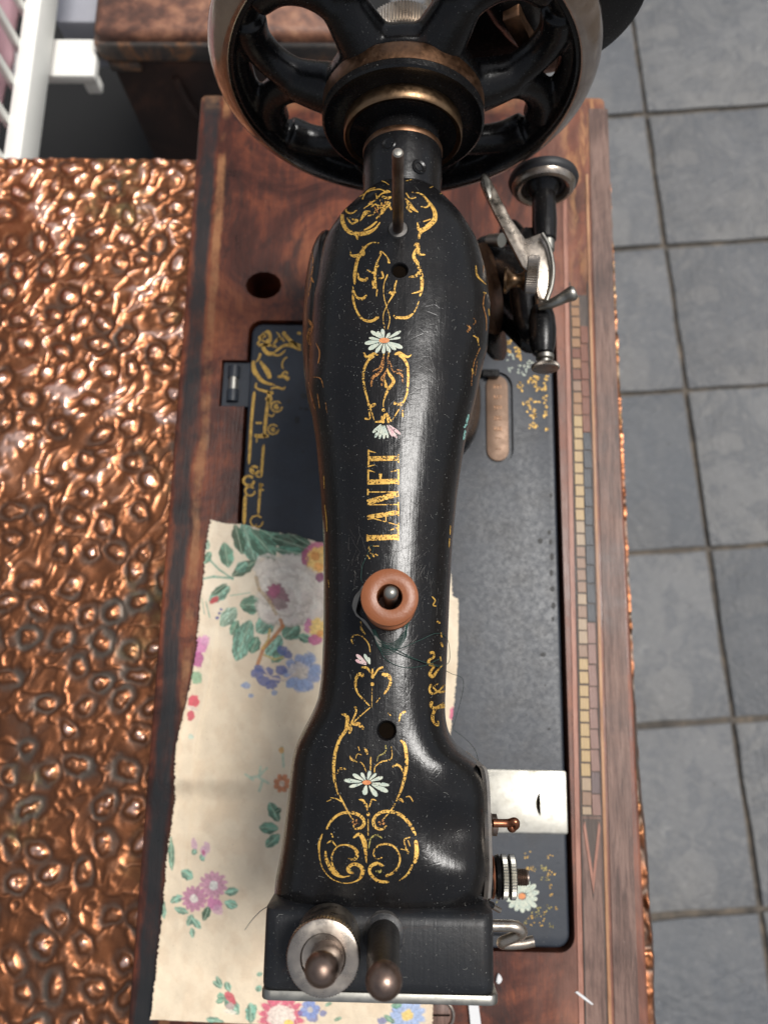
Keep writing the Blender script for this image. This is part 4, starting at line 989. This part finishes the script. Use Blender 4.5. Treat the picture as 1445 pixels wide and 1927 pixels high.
for a in[(545,1300,25,15,5),(585,1365,45,25,9),(620,1395,20,15,4),(700,1555,30,20,6),(625,1600,22,40,8),(735,1600,22,25,7),(785,1590,18,35,7),(690,1700,60,25,10),(700,1760,28,40,10),(700,1850,30,30,7),(785,1690,10,25,4),(790,1760,10,60,6),(795,1880,8,30,3),(740,1540,60,20,6)]: flecks(S,*a,'gold_bed',20)
for a in[(560,1410,30,25,5),(640,1480,45,50,12),(670,1450,25,25,5),(560,1470,20,30,4)]: flecks(S,*a,'petal',16)
S.flush({'petal':'pale_flecks','gold_bed':'gold_flecks'})
S=Strokes(850,1380,3.52,'bed')
for a in[(500,800,30,20,5),(650,810,20,15,4),(520,895,50,22,11),(590,890,45,18,11),(650,930,30,30,8),(590,960,60,12,7),(650,1020,14,25,5),(655,1080,12,18,3),(610,1150,50,20,10),(570,1190,45,25,10),(680,1160,12,18,3),(450,1255,50,18,8),(520,1210,20,15,5),(560,1265,40,14,5),(650,1270,30,14,5),(600,1210,20,30,5),(280,1120,30,14,3)]: flecks(S,*a,'gold_olive' if random.random()<.45 else 'gold_bed',13)
for k in range(14):
    a=2*math.pi*k/14+.2; r=112+random.uniform(-14,8); S.petal(465,1078,465+r*math.cos(a),1078+r*1.02*math.sin(a),42,'petal')
S.disc(463,1078,25,21,'center')
S.flush({'petal':'white_petals','center':'daisy_heart','gold_bed':'gold_flecks','gold_olive':'gold_flecks'})

S=Strokes(0,0,1.,'bed')
for x_,y_,a_,b_ in [(1016,1018,6,7),(1033,1002,4,6),(1036,1020,4,7),(1038,1048,5,9),(1037,1078,4,8),(1039,1108,5,7),(1041,1140,5,8),(1022,1232,7,5),(1033,1372,4,3),(1026,1290,2,2),(573,745,9,7),(560,790,6,9),(566,768,4,4),(577,770,6,4),(543,755,4,5),(570,850,3,3),(1036,932,3,6),(1040,1165,3,6),(940,1000,2,2),(990,1345,2,2),(958,1212,2,1.5)]:
    S.disc(x_+random.uniform(-1,1),y_,a_*.8,b_*.8,'crackle',.00008)
S.flush({'crackle':'paint_chips'})
# dust, lint and fine scratches on the lacquer
def specks(name,mat,n,fx,fy,lmin,lmax,wmin,wmax,B,lift=.00022):
    t=MB()
    for _ in range(n):
        px=fx(); py=fy(); p,nr=surf(px,py,B)
        if p is None: continue
        a=random.uniform(0,6.28); l=random.uniform(lmin,lmax); wd=random.uniform(wmin,wmax)
        tx=nr.cross(Vector((math.cos(a),math.sin(a),.3))).normalized(); ty=nr.cross(tx)
        b=len(t.v); bend=random.uniform(-.5,.5)*l
        for k,(u,off) in enumerate(((-.5,0),(0,bend),(.5,0))):
            c=p+tx*l*u+ty*off*.5+nr*lift
            t.v+=[tuple(c-ty*wd/2),tuple(c+ty*wd/2)]
        t.f+=[(b,b+1,b+3,b+2),(b+2,b+3,b+5,b+4)]
    o=t.obj(name,mat,sm,False); o['kind']='stuff'; return o
AB2=bvh_of([am,cap,cov])
specks('dust','lint',620,lambda:random.uniform(500,930),lambda:random.uniform(340,1870),.00010,.00028,.00008,.00018,AB2)
specks('lint','lint',150,lambda:random.uniform(500,930),lambda:random.uniform(340,1870),.0006,.0020,.00004,.00006,AB2)
specks('dust','lint',120,lambda:random.gauss(700,40),lambda:random.gauss(620,60),.0001,.0003,.00006,.00014,AB2)
t=MB()
for _ in range(120):
    cxp=random.gauss(800,30); cyp=random.gauss(1110,60)
    if random.random()<.3: cxp=random.gauss(665,14); cyp=random.gauss(1030,30)
    a=random.gauss(1.9,.7); l=random.uniform(8,34)
    q0=surf(cxp,cyp,AB2); q1=surf(cxp+l*math.cos(a),cyp+l*math.sin(a),AB2); qm=surf(cxp+l*.5*math.cos(a+.08),cyp+l*.5*math.sin(a+.08),AB2)
    if q0[0] is None or q1[0] is None or qm[0] is None: continue
    t.tube([q0[0]+q0[1]*.00001,qm[0]+qm[1]*.00001,q1[0]+q1[1]*.00001],.000022,4,False)
o=t.obj('scratches','dark_steel',sm,False); o['kind']='stuff'

# ================================================================== SPOOL AND LOOSE THREAD
spool=empty('thread_spool','small orange-brown wooden spool standing on the pin of the arm','spool')
zb=z0+.0003; HS=.190-zb
t=MB(); t.lathe((spb.x,spb.y,zb),(0,0,1),[(0,.0036),(.0002,.0074),(.0012,.0082),(.0026,.0080),(.0040,.0052),(HS-.0056,.0050),(HS-.0036,.0076),(HS-.0020,.0084),(HS-.0008,.0083),(HS-.0001,.0072),(HS,.0050),(HS-.0003,.0038),(HS-.0010,.0036),(.001,.0036)],64); t.obj('spool_body','spool_wood',spool)
def wrapthread(n,ra,zlo,zhi,mat,name,th=.00012,turns=1.0,parent=spool):
    t=MB()
    for _ in range(n):
        z=random.uniform(zlo,zhi); ph=random.uniform(0,6.28); rx=ra*random.uniform(1,1.12)
        t.tube([(spb.x+rx*math.cos(ph+a),spb.y+rx*math.sin(ph+a),z+.0004*math.sin(2*a+ph)) for a in np.linspace(0,6.28*turns,26)],th,5,False)
    return t.obj(name,mat,parent)
wrapthread(26,.0056,zb+.004,zb+HS-.006,'thread','thread_winding')
wrapthread(6,.0060,zb+.004,zb+HS*.6,'cotton','cotton_winding',.0002)
lt=empty('loose_thread','thin dark green thread looping off the spool over the arm edge','thread')
def onarm(px,py,lift):
    p,n=surf(px,py,AB2)
    return (p+Vector((0,0,lift))) if p is not None else P(px,py,.02+lift)
def thr(pts,mat,name,r=.00010,parent=lt,n=8):
    t=MB(); t.tube(spline(pts,n),r,5,False); return t.obj(name,mat,parent)
rg=random
def zz(px,py,z): return P(px,py,z)
for k in range(7):
    o_=k*2.2
    thr([onarm(770-o_,1165,.003),onarm(764,1185+o_,.0025),onarm(740,1210+o_*1.4,.0006),onarm(716,1205+o_*1.6,.0004),onarm(706-k,1185,.0015)],'thread','thread_loop')
thr([onarm(712,1212,.0012),onarm(745,1222,.0008),onarm(790,1205,.0015),onarm(820,1193,.003),zz(840,1200,.155),zz(846,1225,.153),zz(843,1248,.15),onarm(820,1252,.002),onarm(780,1240,.001),onarm(745,1222,.0008),onarm(712,1208,.0008)],'thread','thread_loop')
thr([onarm(712,1214,.0012),onarm(725,1240,.0006),onarm(760,1256,.0006),onarm(800,1252,.0006),onarm(826,1240,.002)],'thread','thread_loop')
thr([onarm(710,1205,.0012),onarm(750,1230,.001),onarm(800,1247,.001),onarm(826,1256,.001),zz(850,1268,.14),zz(868,1275,.12),zz(872,1290,.10),zz(866,1320,.08),zz(855,1360,.06),zz(853,1372,.05),zz(875,1390,.06),zz(893,1410,.10),zz(900,1432,.13)],'thread','thread_end')
thr([onarm(698,1050,.0003),onarm(703,1030,.0004),onarm(697,1028,.0003),onarm(690,1048,.0003),onarm(682,1065,.0006),onarm(680,1090,.002),onarm(684,1100,.004)],'thread','thread_tail',.00009)
for k in range(5):
    thr([onarm(680+k,1115-k*2,.006),onarm(668+k*1.5,1128+k,.003),onarm(666+k,1148+k*2,.0015),onarm(684+k,1170,.001),onarm(700+k,1190+k,.001),onarm(711+k*.5,1210-k,.001)],'cotton','cotton_strand',.00022)
q,_=surf(711,1207,AB2); t=MB(); t.lathe(q,(.6,-1,.2),[(-.0022,.0001),(-.001,.0006),(.0004,.00085),(.0018,.0005),(.002,.0001)],10); t.obj('cotton_tuft','cotton',lt)
thr([P(505,1705,.13),P(490,1715,.10),P(474,1732,.06),P(461,1750,.02)],'cotton','stray_thread',.00016)

# ================================================================== PRINTED CLOTH
CLZ=.0010
def edge(pts):
    pts=sorted(pts); ys=[p[0] for p in pts]; xs=[p[1] for p in pts]; return lambda y:np.interp(y,ys,xs)
Lf=edge([(978,396),(1000,392),(1040,386),(1090,383),(1130,377),(1180,373),(1230,369),(1290,358),(1340,346),(1400,332),(1440,329),(1470,329),(1500,330),(1560,321),(1600,315),(1680,309),(1750,302),(1830,293),(1880,288),(1918,283)])
Rt=edge([(1020,700),(1070,780),(1078,848),(1122,851),(1128,862),(1180,862),(1250,860),(1330,853),(1390,846),(1440,838),(1600,828),(1800,817),(1970,812)])
NR,NC=640,360
tt=np.linspace(0,1,NR)[:,None]; ss=np.linspace(0,1,NC)[None,:]
# top edge slopes from (396,978) down to (848,1078); bottom from (283,1918) to (812,1960)
xt=396+(848-396)*ss
yt=978+ (ss*452)*.175+ (ss*452)**2*.00010+2*np.sin(ss*31)
yb=1918+ss*22+0*tt
Yp=yt*(1-tt)+yb*tt
XL=Lf(Yp); XR=Rt(Yp); XR=np.where(Yp<1122,np.maximum(XR,848*np.ones_like(XR)*1.0),XR)
Xp=XL+(XR-XL)*ss
fr=(np.random.rand(NR,1)-.5)*2.4*np.exp(-ss*NC/1.6)
Xp=Xp+fr-1.2*(fbm(Yp*.35,ss*0+3,7,2)-.5)*np.exp(-ss*40)*3
fr2=(np.random.rand(NR,1)-.5)*2.6*np.exp(-(1-ss)*NC/1.6); Xp=Xp+fr2
fr3=(np.random.rand(1,NC)-.5)*3*np.exp(-tt*NR/1.8); Yp=Yp+fr3
Zp=CLZ+.0012+.0040*fbm(Xp/75,Yp/95,71,3)+.0007*fbm(Xp/18,Yp/18,73,2)
Zp+=.0042*np.exp(-((Yp-1462-(Xp-330)*.03)/22)**2)-.0022*np.exp(-((Yp-1502-(Xp-330)*.05)/24)**2)
Zp+=.0016*smooth(.085,.06,ss)*smooth(.13,.2,tt)*smooth(1,.6,tt)    # folded hem on the left
Zp+=.0012*np.exp(-ss*90)
fac=(H-Zp)
dirs=np.stack([Xp-CX,-(Yp-CY),-F*np.ones_like(Xp)],-1)@R.T
V=CAM+dirs*((Zp-H)/dirs[...,2])[...,None]
V[...,2]=Zp
me=gridmesh('cloth',V.reshape(-1,3),NR,NC)
# --- print painted in cloth space
C=np.zeros(Xp.shape+(3,)); A0=np.array([.72,.60,.44]); 
mot=fbm(Xp/38,Yp/38,81,4)[...,None]; C[:]=A0*(.90+.2*mot)
C=C*(1-.10*smooth(.45,.7,fbm(Xp/22,Yp/30,83,4))[...,None]*np.array([.5,.8,1.]))
paleb=smooth(1300,1150,Yp)[...,None]; C=C*(1+.10*paleb*np.array([.6,1,1.5]))
bleed=(fbm(Xp/5,Yp/5,91,3)-.5)*.62; tex=fbm(Xp/3.2,Yp/3.2,93,3)
def lay(mask,col,var=.35):
    global C
    mask=np.clip(mask,0,1)[...,None]; col=np.array(col)
    cc_=col*(1+var*(tex[...,None]-.5)*2)
    C=C*(1-mask)+np.clip(cc_,0,1)*mask
def ell(cx,cy,rx,ry,ang,col,a=.9,soft=.25,rough=.5,var=.35):
    c,s=math.cos(math.radians(ang)),math.sin(math.radians(ang)); dx=Xp-cx;dy=Yp-cy
    u=(dx*c+dy*s)/rx;v=(-dx*s+dy*c)/ry; d=np.sqrt(u*u+v*v)+bleed*rough*2
    lay(a*smooth(1+soft*.5,1-soft*.5,d),col,var)
def leaf(x0,y0,x1,y1,w,col,a=.9,vein=True):
    dx,dy=x1-x0,y1-y0; Ln=math.hypot(dx,dy); ux,uy=dx/Ln,dy/Ln
    t_=((Xp-x0)*ux+(Yp-y0)*uy)/Ln; d=-(Xp-x0)*uy+(Yp-y0)*ux
    ww=w/2*np.sin(np.pi*np.clip(t_,0,1))**.7*(1+.07*np.sin(t_*17+x0))
    m=smooth(1.2,-1.2,np.abs(d)-ww+bleed*4)*(t_>0)*(t_<1)
    str_=fbm((Xp*ux+Yp*uy)/9,(-Xp*uy+Yp*ux)/2.6,int(x0+y0)%97,3)
    lay(a*m,col); lay(.6*m*smooth(0,w*.35,d),[v*.42 for v in col]); lay(.55*m*smooth(.52,.68,str_),[min(.8,v*1.9+.05) for v in col]); lay(.5*m*smooth(.5,.36,str_),[v*.4 for v in col]); 
    if vein: lay(.5*m*smooth(1.6,.4,np.abs(d)),(.45,.55,.4))
def ln(pts,w,col,a=.85):
    for (x0,y0),(x1,y1) in zip(pts[:-1],pts[1:]):
        dx,dy=x1-x0,y1-y0;L2=dx*dx+dy*dy; t_=np.clip(((Xp-x0)*dx+(Yp-y0)*dy)/L2,0,1)
        d=np.hypot(Xp-x0-t_*dx,Yp-y0-t_*dy); lay(a*smooth(w*.5+1,w*.5-.8,d+bleed*2),col)
def flower(cx,cy,r,n,col,cc,ry=None,sq=.5):
    th=np.arctan2(Yp-cy,(Xp-cx)); d=np.hypot((Xp-cx)/r,(Yp-cy)/(ry or r))
    pet=np.abs(np.sin(th*n/2+bleed*1.5)); edge_=.62+.38*pet**sq
    m=smooth(.08,-.08,d-edge_+bleed*.25); lay(.9*m,col); lay(.55*m*smooth(.35,.0,pet),[v*.45 for v in col])
    lay(.9*smooth(.36,.26,d+bleed*.3),cc)
def z2(x,y): return 260+x/3.503,950+y/3.503
def z3(x,y): return 250+x/4.04,1450+y/4.04
def z7(x,y): return 480+x/2.89,1380+y/2.89
GR=(.075,.225,.15); GD=(.025,.10,.06); MI=(.28,.44,.33); TL=(.13,.31,.23)
def lf(f,x0,y0,x1,y1,w,c,sc): leaf(*f(x0,y0),*f(x1,y1),w/sc,c)
for x0,y0,x1,y1,w_,c_ in[(690,120,775,380,135,TL),(640,130,690,330,80,GD),(745,170,905,345,150,GR),(800,160,960,260,110,GR),(880,215,1150,300,120,GD),(900,290,1110,330,70,GR),(570,250,600,415,95,GR),(620,470,780,370,80,GD),(450,230,455,300,50,MI),(430,390,480,310,60,GR),
    (470,640,610,540,85,TL),(480,600,590,520,40,GD),(670,660,830,660,120,GR),(545,800,650,680,100,MI),(740,760,650,1030,135,TL),(615,860,660,760,60,GR),(780,840,900,740,120,TL),(745,980,790,870,80,GR),(850,1000,940,860,110,TL),(960,880,1060,780,130,GR),(1060,860,1140,900,60,GR),(880,1040,980,960,60,GR),(840,380,910,350,50,GD),(1010,200,1150,280,60,GD),(650,440,720,380,70,TL)]: lf(z2,x0,y0,x1,y1,w_,c_,3.503)
for p,w_,c_ in[([(480,370),(540,430),(625,490)],12,TL),([(415,490),(500,475),(625,485)],14,TL),([(610,600),(740,580)],7,MI),([(420,620),(440,720)],6,TL),([(450,640),(475,740)],6,TL)]: ln([z2(*q) for q in p],w_/3.503,c_)
ell(*z2(505,630),10,5.5,-40,(.42,.03,.05)); 
for q in[(520,745),(535,715),(548,690)]: ell(*z2(*q),3.2,2.6,0,(.05,.07,.25))
# white rose
ell(*z2(1020,570),66,62,10,(.64,.58,.50),.95,.2,.35,.2)
th=np.arctan2(Yp-z2(920,590)[1],Xp-z2(920,590)[0]); rd=np.hypot(Xp-z2(920,590)[0],Yp-z2(920,590)[1])
for k_,(ox_,oy_,rx_,ry_,an_) in enumerate([(1150,430,30,22,30),(1010,400,32,20,-10),(860,440,24,22,-50),(1170,560,26,30,80),(1130,700,30,24,-30),(990,740,30,18,5),(860,700,20,26,-30),(1060,500,30,22,25),(1050,640,30,24,-20),(960,470,26,17,-5),(1000,560,22,26,10),(840,560,14,28,-10),(960,680,22,15,15),(1090,580,18,24,0)]):
    q_=z2(ox_,oy_); ell(q_[0],q_[1],rx_*1.06,ry_*1.08,an_,(.40,.33,.28),.75,.2,.3,.2); ell(q_[0]-1.2,q_[1]-1.5,rx_*.96,ry_*.94,an_,(.72,.655,.57),.95,.45,.35,.15); ell(q_[0]+rx_*.25,q_[1]+ry_*.3,rx_*.55,ry_*.4,an_,(.56,.46,.42),.55,1.2,.4,.2)
rose=smooth(70,60,np.hypot((Xp-z2(1020,570)[0])/1.05,Yp-z2(1020,570)[1]))
lay(.18*rose*smooth(.55,.95,np.sin(rd*.36+th*2+bleed*8)*.5+.5),(.36,.33,.28)); lay(.25*rose*smooth(.7,1,np.sin(rd*.21-th*3+bleed*7)*.5+.5),(.78,.76,.70))
ell(*z2(920,600),19,26,-25,(.24,.10,.13)); ell(*z2(900,565),12,12,0,(.36,.09,.17)); ell(*z2(935,650),13,9,10,(.30,.22,.21))
ln([z2(780,480),z2(800,560),z2(870,640),z2(910,720)],7,(.42,.30,.17),.7); ln([z2(770,430),z2(800,350),z2(860,330),z2(940,360)],6,(.60,.56,.48),.8)
for q,rx,ry,c_ in[((1180,290),18,14,(.55,.12,.24)),((1105,350),9,16,(.36,.06,.16)),((1185,365),20,24,(.80,.50,.13)),((1200,480),8,9,(.22,.04,.13)),((1170,340),8,9,(.62,.25,.06)),((1190,410),9,8,(.78,.36,.10)),((1125,800),8,13,(.58,.18,.34)),((1190,820),16,20,(.82,.55,.16)),((1170,890),13,10,(.50,.10,.25)),((1200,850),7,7,(.7,.3,.08))]: ell(*z2(*q),rx,ry,0,c_)
ln([z2(790,1050),z2(825,950),z2(900,870),z2(955,800),z2(940,760)],7,(.45,.16,.05)); ln([z2(820,950),z2(860,890),z2(870,820)],4,(.55,.35,.1)); ln([z2(830,990),z2(900,1020),z2(970,1000)],4,(.5,.4,.15))
# blue flower
flower(*z2(1080,1110),37,9,(.24,.31,.50),(.50,.44,.38)); ell(*z2(1060,1090),20,14,0,(.60,.52,.44),.7)
for q,r_ in[((950,960),11),((990,990),9),((860,1100),10),((790,1110),12),((800,1080),9),((945,1090),11),((830,1160),12),((880,1190),10),((910,1150),10)]: ell(*z2(*q),r_,r_*.8,0,(.09,.12,.31),.85)
for q,r_ in[((1130,1010),14),((1170,1100),12),((1090,1190),14),((1010,1180),11),((900,1240),6),((715,1190),8),((745,1258),5),((690,1190),4)]: ell(*z2(*q),r_,r_*.8,0,(.24,.32,.50),.8)
ln([z2(820,1060),z2(870,1140),z2(960,1160),z2(1050,1110)],4,(.62,.50,.42),.8)
for q,rx,ry,c_ in[((410,930),14,18,(.55,.18,.38)),((395,1020),11,16,(.40,.07,.24)),((440,890),9,9,(.62,.30,.46)),((385,1140),12,12,(.20,.36,.22)),((365,1300),11,14,(.55,.03,.08)),((350,1390),8,9,(.50,.03,.08)),((355,1340),12,4,(.7,.6,.5)),((350,1530),5,5,(.45,.55,.45))]: ell(*z2(*q),rx,ry,15,c_)
for p,w_ in[([(740,1800),(800,1790),(850,1740)],16),([(800,1790),(810,1730)],14),([(800,1800),(860,1830)],16),([(820,1820),(800,1880)],16),([(760,1810),(710,1780)],14),([(960,1730),(950,1600)],16)]: ln([z2(*q) for q in p],w_/3.503,(.38,.52,.40),.75)
flower(*z2(950,1835),17,8,(.55,.17,.06),(.66,.52,.40)); ell(*z2(945,1620),5,6,0,(.65,.35,.1))
# lower sprays
for x0,y0,x1,y1,w_,c_ in[(1040,240,1110,390,90,GR),(960,430,1110,440,90,GR),(1010,580,1120,480,80,GR),(1080,320,1130,290,50,GD),(370,760,460,820,80,TL),(700,930,810,910,60,TL),(700,1000,800,1030,70,TL),(290,1000,380,950,60,TL),(320,1040,430,1080,50,TL),(420,1180,460,1090,50,TL),(450,1120,520,1200,50,TL),(460,1270,450,1190,40,TL),(540,1140,575,1030,60,GD),(460,640,480,590,40,TL),(510,670,550,650,50,TL),
   (610,1600,680,1650,40,TL),(640,1560,680,1640,40,TL),(710,1600,740,1680,50,TL),(700,1700,810,1850,90,TL),(640,1720,700,1710,60,GR),(630,1760,700,1740,40,GR),(560,1880,700,1920,60,TL),(870,1860,940,1780,70,GR),(900,1760,900,1920,80,TL),(290,500,300,760,50,GR),(230,980,240,1130,40,TL),(940,1550,990,1540,30,TL),(930,1660,990,1650,50,TL)]: lf(z3,x0,y0,x1,y1,w_,c_,4.04)
flower(*z3(615,870),27,13,(.50,.23,.34),(.66,.66,.60)); flower(*z3(470,970),25,13,(.44,.17,.29),(.70,.66,.58)); ell(*z3(620,1010),16,11,20,(.52,.16,.34)); ell(*z3(650,1060),9,9,0,(.60,.34,.46),.7)
for q in[(470,560),(565,580),(540,610)]: ell(*z3(*q),5.5,11,-10,(.55,.33,.44),.8)
ell(*z3(540,620),3,5,0,(.4,.08,.2)); leaf(*z3(550,1120),*z3(580,1030),14,GD)
ell(*z3(745,1725),8,16,-32,(.50,.05,.09)); ell(*z3(745,1790),8,6,0,(.4,.3,.28)); ell(*z3(740,1830),12,4,10,(.7,.66,.55))
rc=z3(1130,1870); flower(rc[0],rc[1],44,16,(.58,.07,.16),(.70,.62,.54)); ell(rc[0],rc[1]+2,27,25,0,(.70,.60,.52),.95); ell(rc[0]+14,rc[1]+12,9,7,0,(.72,.5,.1))
for q,r_ in[((300,1470),10),((330,1500),9),((260,1520),8),((310,1540),12),((370,1520),7),((690,1560),9),((760,1500),6)]: ell(*z7(*q),r_,r_*.8,0,(.10,.14,.34),.8)
flower(*z7(830,1530),34,11,(.30,.42,.66),(.70,.50,.12)); flower(*z7(300,1500),18,9,(.20,.28,.55),(.5,.45,.4))
for x0,y0,x1,y1,w_ in[(740,1480,800,1470,40),(700,1530,760,1570,30),(380,1480,420,1460,20),(430,1560,470,1540,20)]: lf(z7,x0,y0,x1,y1,w_,GR,2.89)
ell(852,1345,7,14,0,(.55,.08,.2))
C=C*.93+A0*.07*(.9+.2*mot)
C=np.clip(C,0,1)
ca_=me.color_attributes.new('print','FLOAT_COLOR','POINT'); ca_.data.foreach_set('color',np.concatenate([C,np.ones(C.shape[:2]+(1,))],-1).astype(np.float32).ravel())
cl=link('printed_cloth',me,'cloth')
sd_=cl.modifiers.new('thick','SOLIDIFY'); sd_.thickness=.0006; sd_.offset=-1
tag(cl,'cream cotton cloth printed with roses and blue flowers under the machine arm','cloth')

# small loose things
t=MB(); a,b,c_,d=P(881,1880,.004),P(899,1880,.004),P(910,1965,.004),P(889,1965,.004)
t.prism([tuple(d.xy),tuple(c_.xy),tuple(b.xy),tuple(a.xy)],.0018,.0024)
tag(t.obj('paper_strip','paper',None,False),'narrow strip of white paper sticking out under the machine head','paper strip')
t=MB(); q=P(938,1841,0); t.prism([(q.x+.0016*math.cos(a)*s_,q.y+.0025*math.sin(a)*s_) for a,s_ in zip(np.linspace(0,6.28,8)[:-1],(1,.8,1.1,.7,1,.9,.75))],.0003,.0018)
tag(t.obj('white_chip','paper',None,True,bevel=.0004),'tiny white chip lying on the red wood right of the machine head','chip')
t=MB(); t.prism([tuple(P(*q,0).xy) for q in[(1081,1866),(1085,1864),(1100,1875),(1115,1888),(1113,1890),(1097,1879)]][::-1],.0007,.0009)
tag(t.obj('paint_fleck','paper',None,False),'thin pale fleck of paint lying across the stringing at lower right','paint fleck')

# ================================================================== TRUNK BEHIND
trunk=empty('leather_trunk','old worn brown leather trunk standing behind the copper table','trunk')
tl_=P(170,62,-.12); ty=tl_.y; tx0=tl_.x; tx1=P(660,62,-.12).x
lid=boxmb(MB(),tx0,tx1,ty,ty+.34,-.150,-.12).obj('lid','leather',trunk,True,bevel=.008,seg=4)
boxmb(MB(),tx0-.0015,tx1+.0015,ty-.0020,ty+.02,-.1495,-.1285).obj('edge_binding','leather_edge',trunk,True,bevel=.004,seg=3)
boxmb(MB(),tx0+.004,tx1-.004,ty+.003,ty+.335,-.52,-.151).obj('trunk_body','leather_dark',trunk,True,bevel=.004,seg=3)
boxmb(MB(),tx0+.003,tx0+.030,ty-.001,ty+.01,-.161,-.1505).obj('corner_patch','leather_edge',trunk,True,bevel=.002,seg=2)
t=MB(); a=PY(330,145,ty+.002); b=PY(395,250,ty+.002)
t.tube([a,PY(350,190,ty),b],[.003,.004,.003],10); t.obj('strap','leather_dark',trunk)
# added black box for the near-black shade behind the table; trunk stands on it
shade_blk=empty('shade_block','added black box standing in for the deep shade below the leather trunk','crate')
boxmb(MB(),tx0-.55,tx1+.02,TY1+.02,ty+.6,FZ,-.521).obj('shade_block_body','shade_black',shade_blk,True,bevel=.006)
boxmb(MB(),tx0-.55,tx1+.03,TY1+.008,TY1+.019,-.56,-.5205).obj('shade_block_rim','shade_black',shade_blk,True,bevel=.003)
# ================================================================== WHITE CRATE AND SHELF
wc=empty('white_crate','white slatted crate with pink fabric inside at the upper left','crate')
cxr=P(98,60,-.10).x-.0115
boxmb(MB(),cxr-.0135,cxr,.28,.75,-.128,-.10).obj('rail','white_plastic',wc,True,bevel=.002)
for k in range(13):
    yy=.31+k*.034
    s=MB(); 
    pts_=[(cxr-.022,yy,-.105),(cxr-.026,yy,.04)]
    boxmb(s,cxr-.018,cxr-.013,yy,yy+.0075,-.11,.05).obj('slat','white_plastic',wc,True,bevel=.001)
boxmb(MB(),cxr-.020,cxr-.010,.28,.75,.05,.065).obj('rail','white_plastic',wc,True,bevel=.002)
boxmb(MB(),cxr-.0205,cxr-.0125,.28,.75,-.050,-.044).obj('cross_bar','white_plastic',wc,True,bevel=.001)
for yy in(.28,): boxmb(MB(),cxr-.022,cxr-.002,yy,yy+.02,-.5,-.136).obj('post','white_plastic',wc,True,bevel=.002)
# fabric: crumpled sheet
n1,n2=60,40; yy,zz_=np.meshgrid(np.linspace(.27,.76,n1),np.linspace(-.13,.045,n2),indexing='ij')
xx_=cxr-.036+.018*(fbm(yy*22,zz_*22,5,3)-.5)
pf=link('pink_fabric',gridmesh('pink',np.stack([xx_,yy,zz_],-1).reshape(-1,3),n1,n2),'pink_fabric')
sdm=pf.modifiers.new('t','SOLIDIFY'); sdm.thickness=.003
tag(pf,'pale pink fabric bundled inside the white slatted crate','fabric')
shz=-.14; sA=P(85,72,shz); sB=P(215,143,shz)
shf=empty('white_shelf','white wooden shelf board between the slatted crate and the trunk','shelf')
boxmb(MB(),cxr-.2,tx0-.002,sB.y,sA.y,shz-.010,shz).obj('board','white_plastic',shf,True,bevel=.002)
boxmb(MB(),tx0-.016,tx0-.003,sB.y+.002,sB.y+.012,shz-.024,shz-.0105).obj('bracket','white_plastic',shf,True,bevel=.002)
q=P(150,20,-.18)
t=MB(); t.prism(rrect(q.x-.022,q.x+.03,q.y-.012,q.y+.05,.006),-.235,-.18)
tag(t.obj('grey_tub','grey_plastic',None,True,bevel=.003),'small pale grey tub behind the white shelf beside the trunk','tub')
print('tris',sum(len(o.data.loop_triangles) if o.type=='MESH' and (o.data.calc_loop_triangles() or True) else 0 for o in D.objects))
for o in D.objects:
    if o.users_collection==(): D.objects.remove(o)
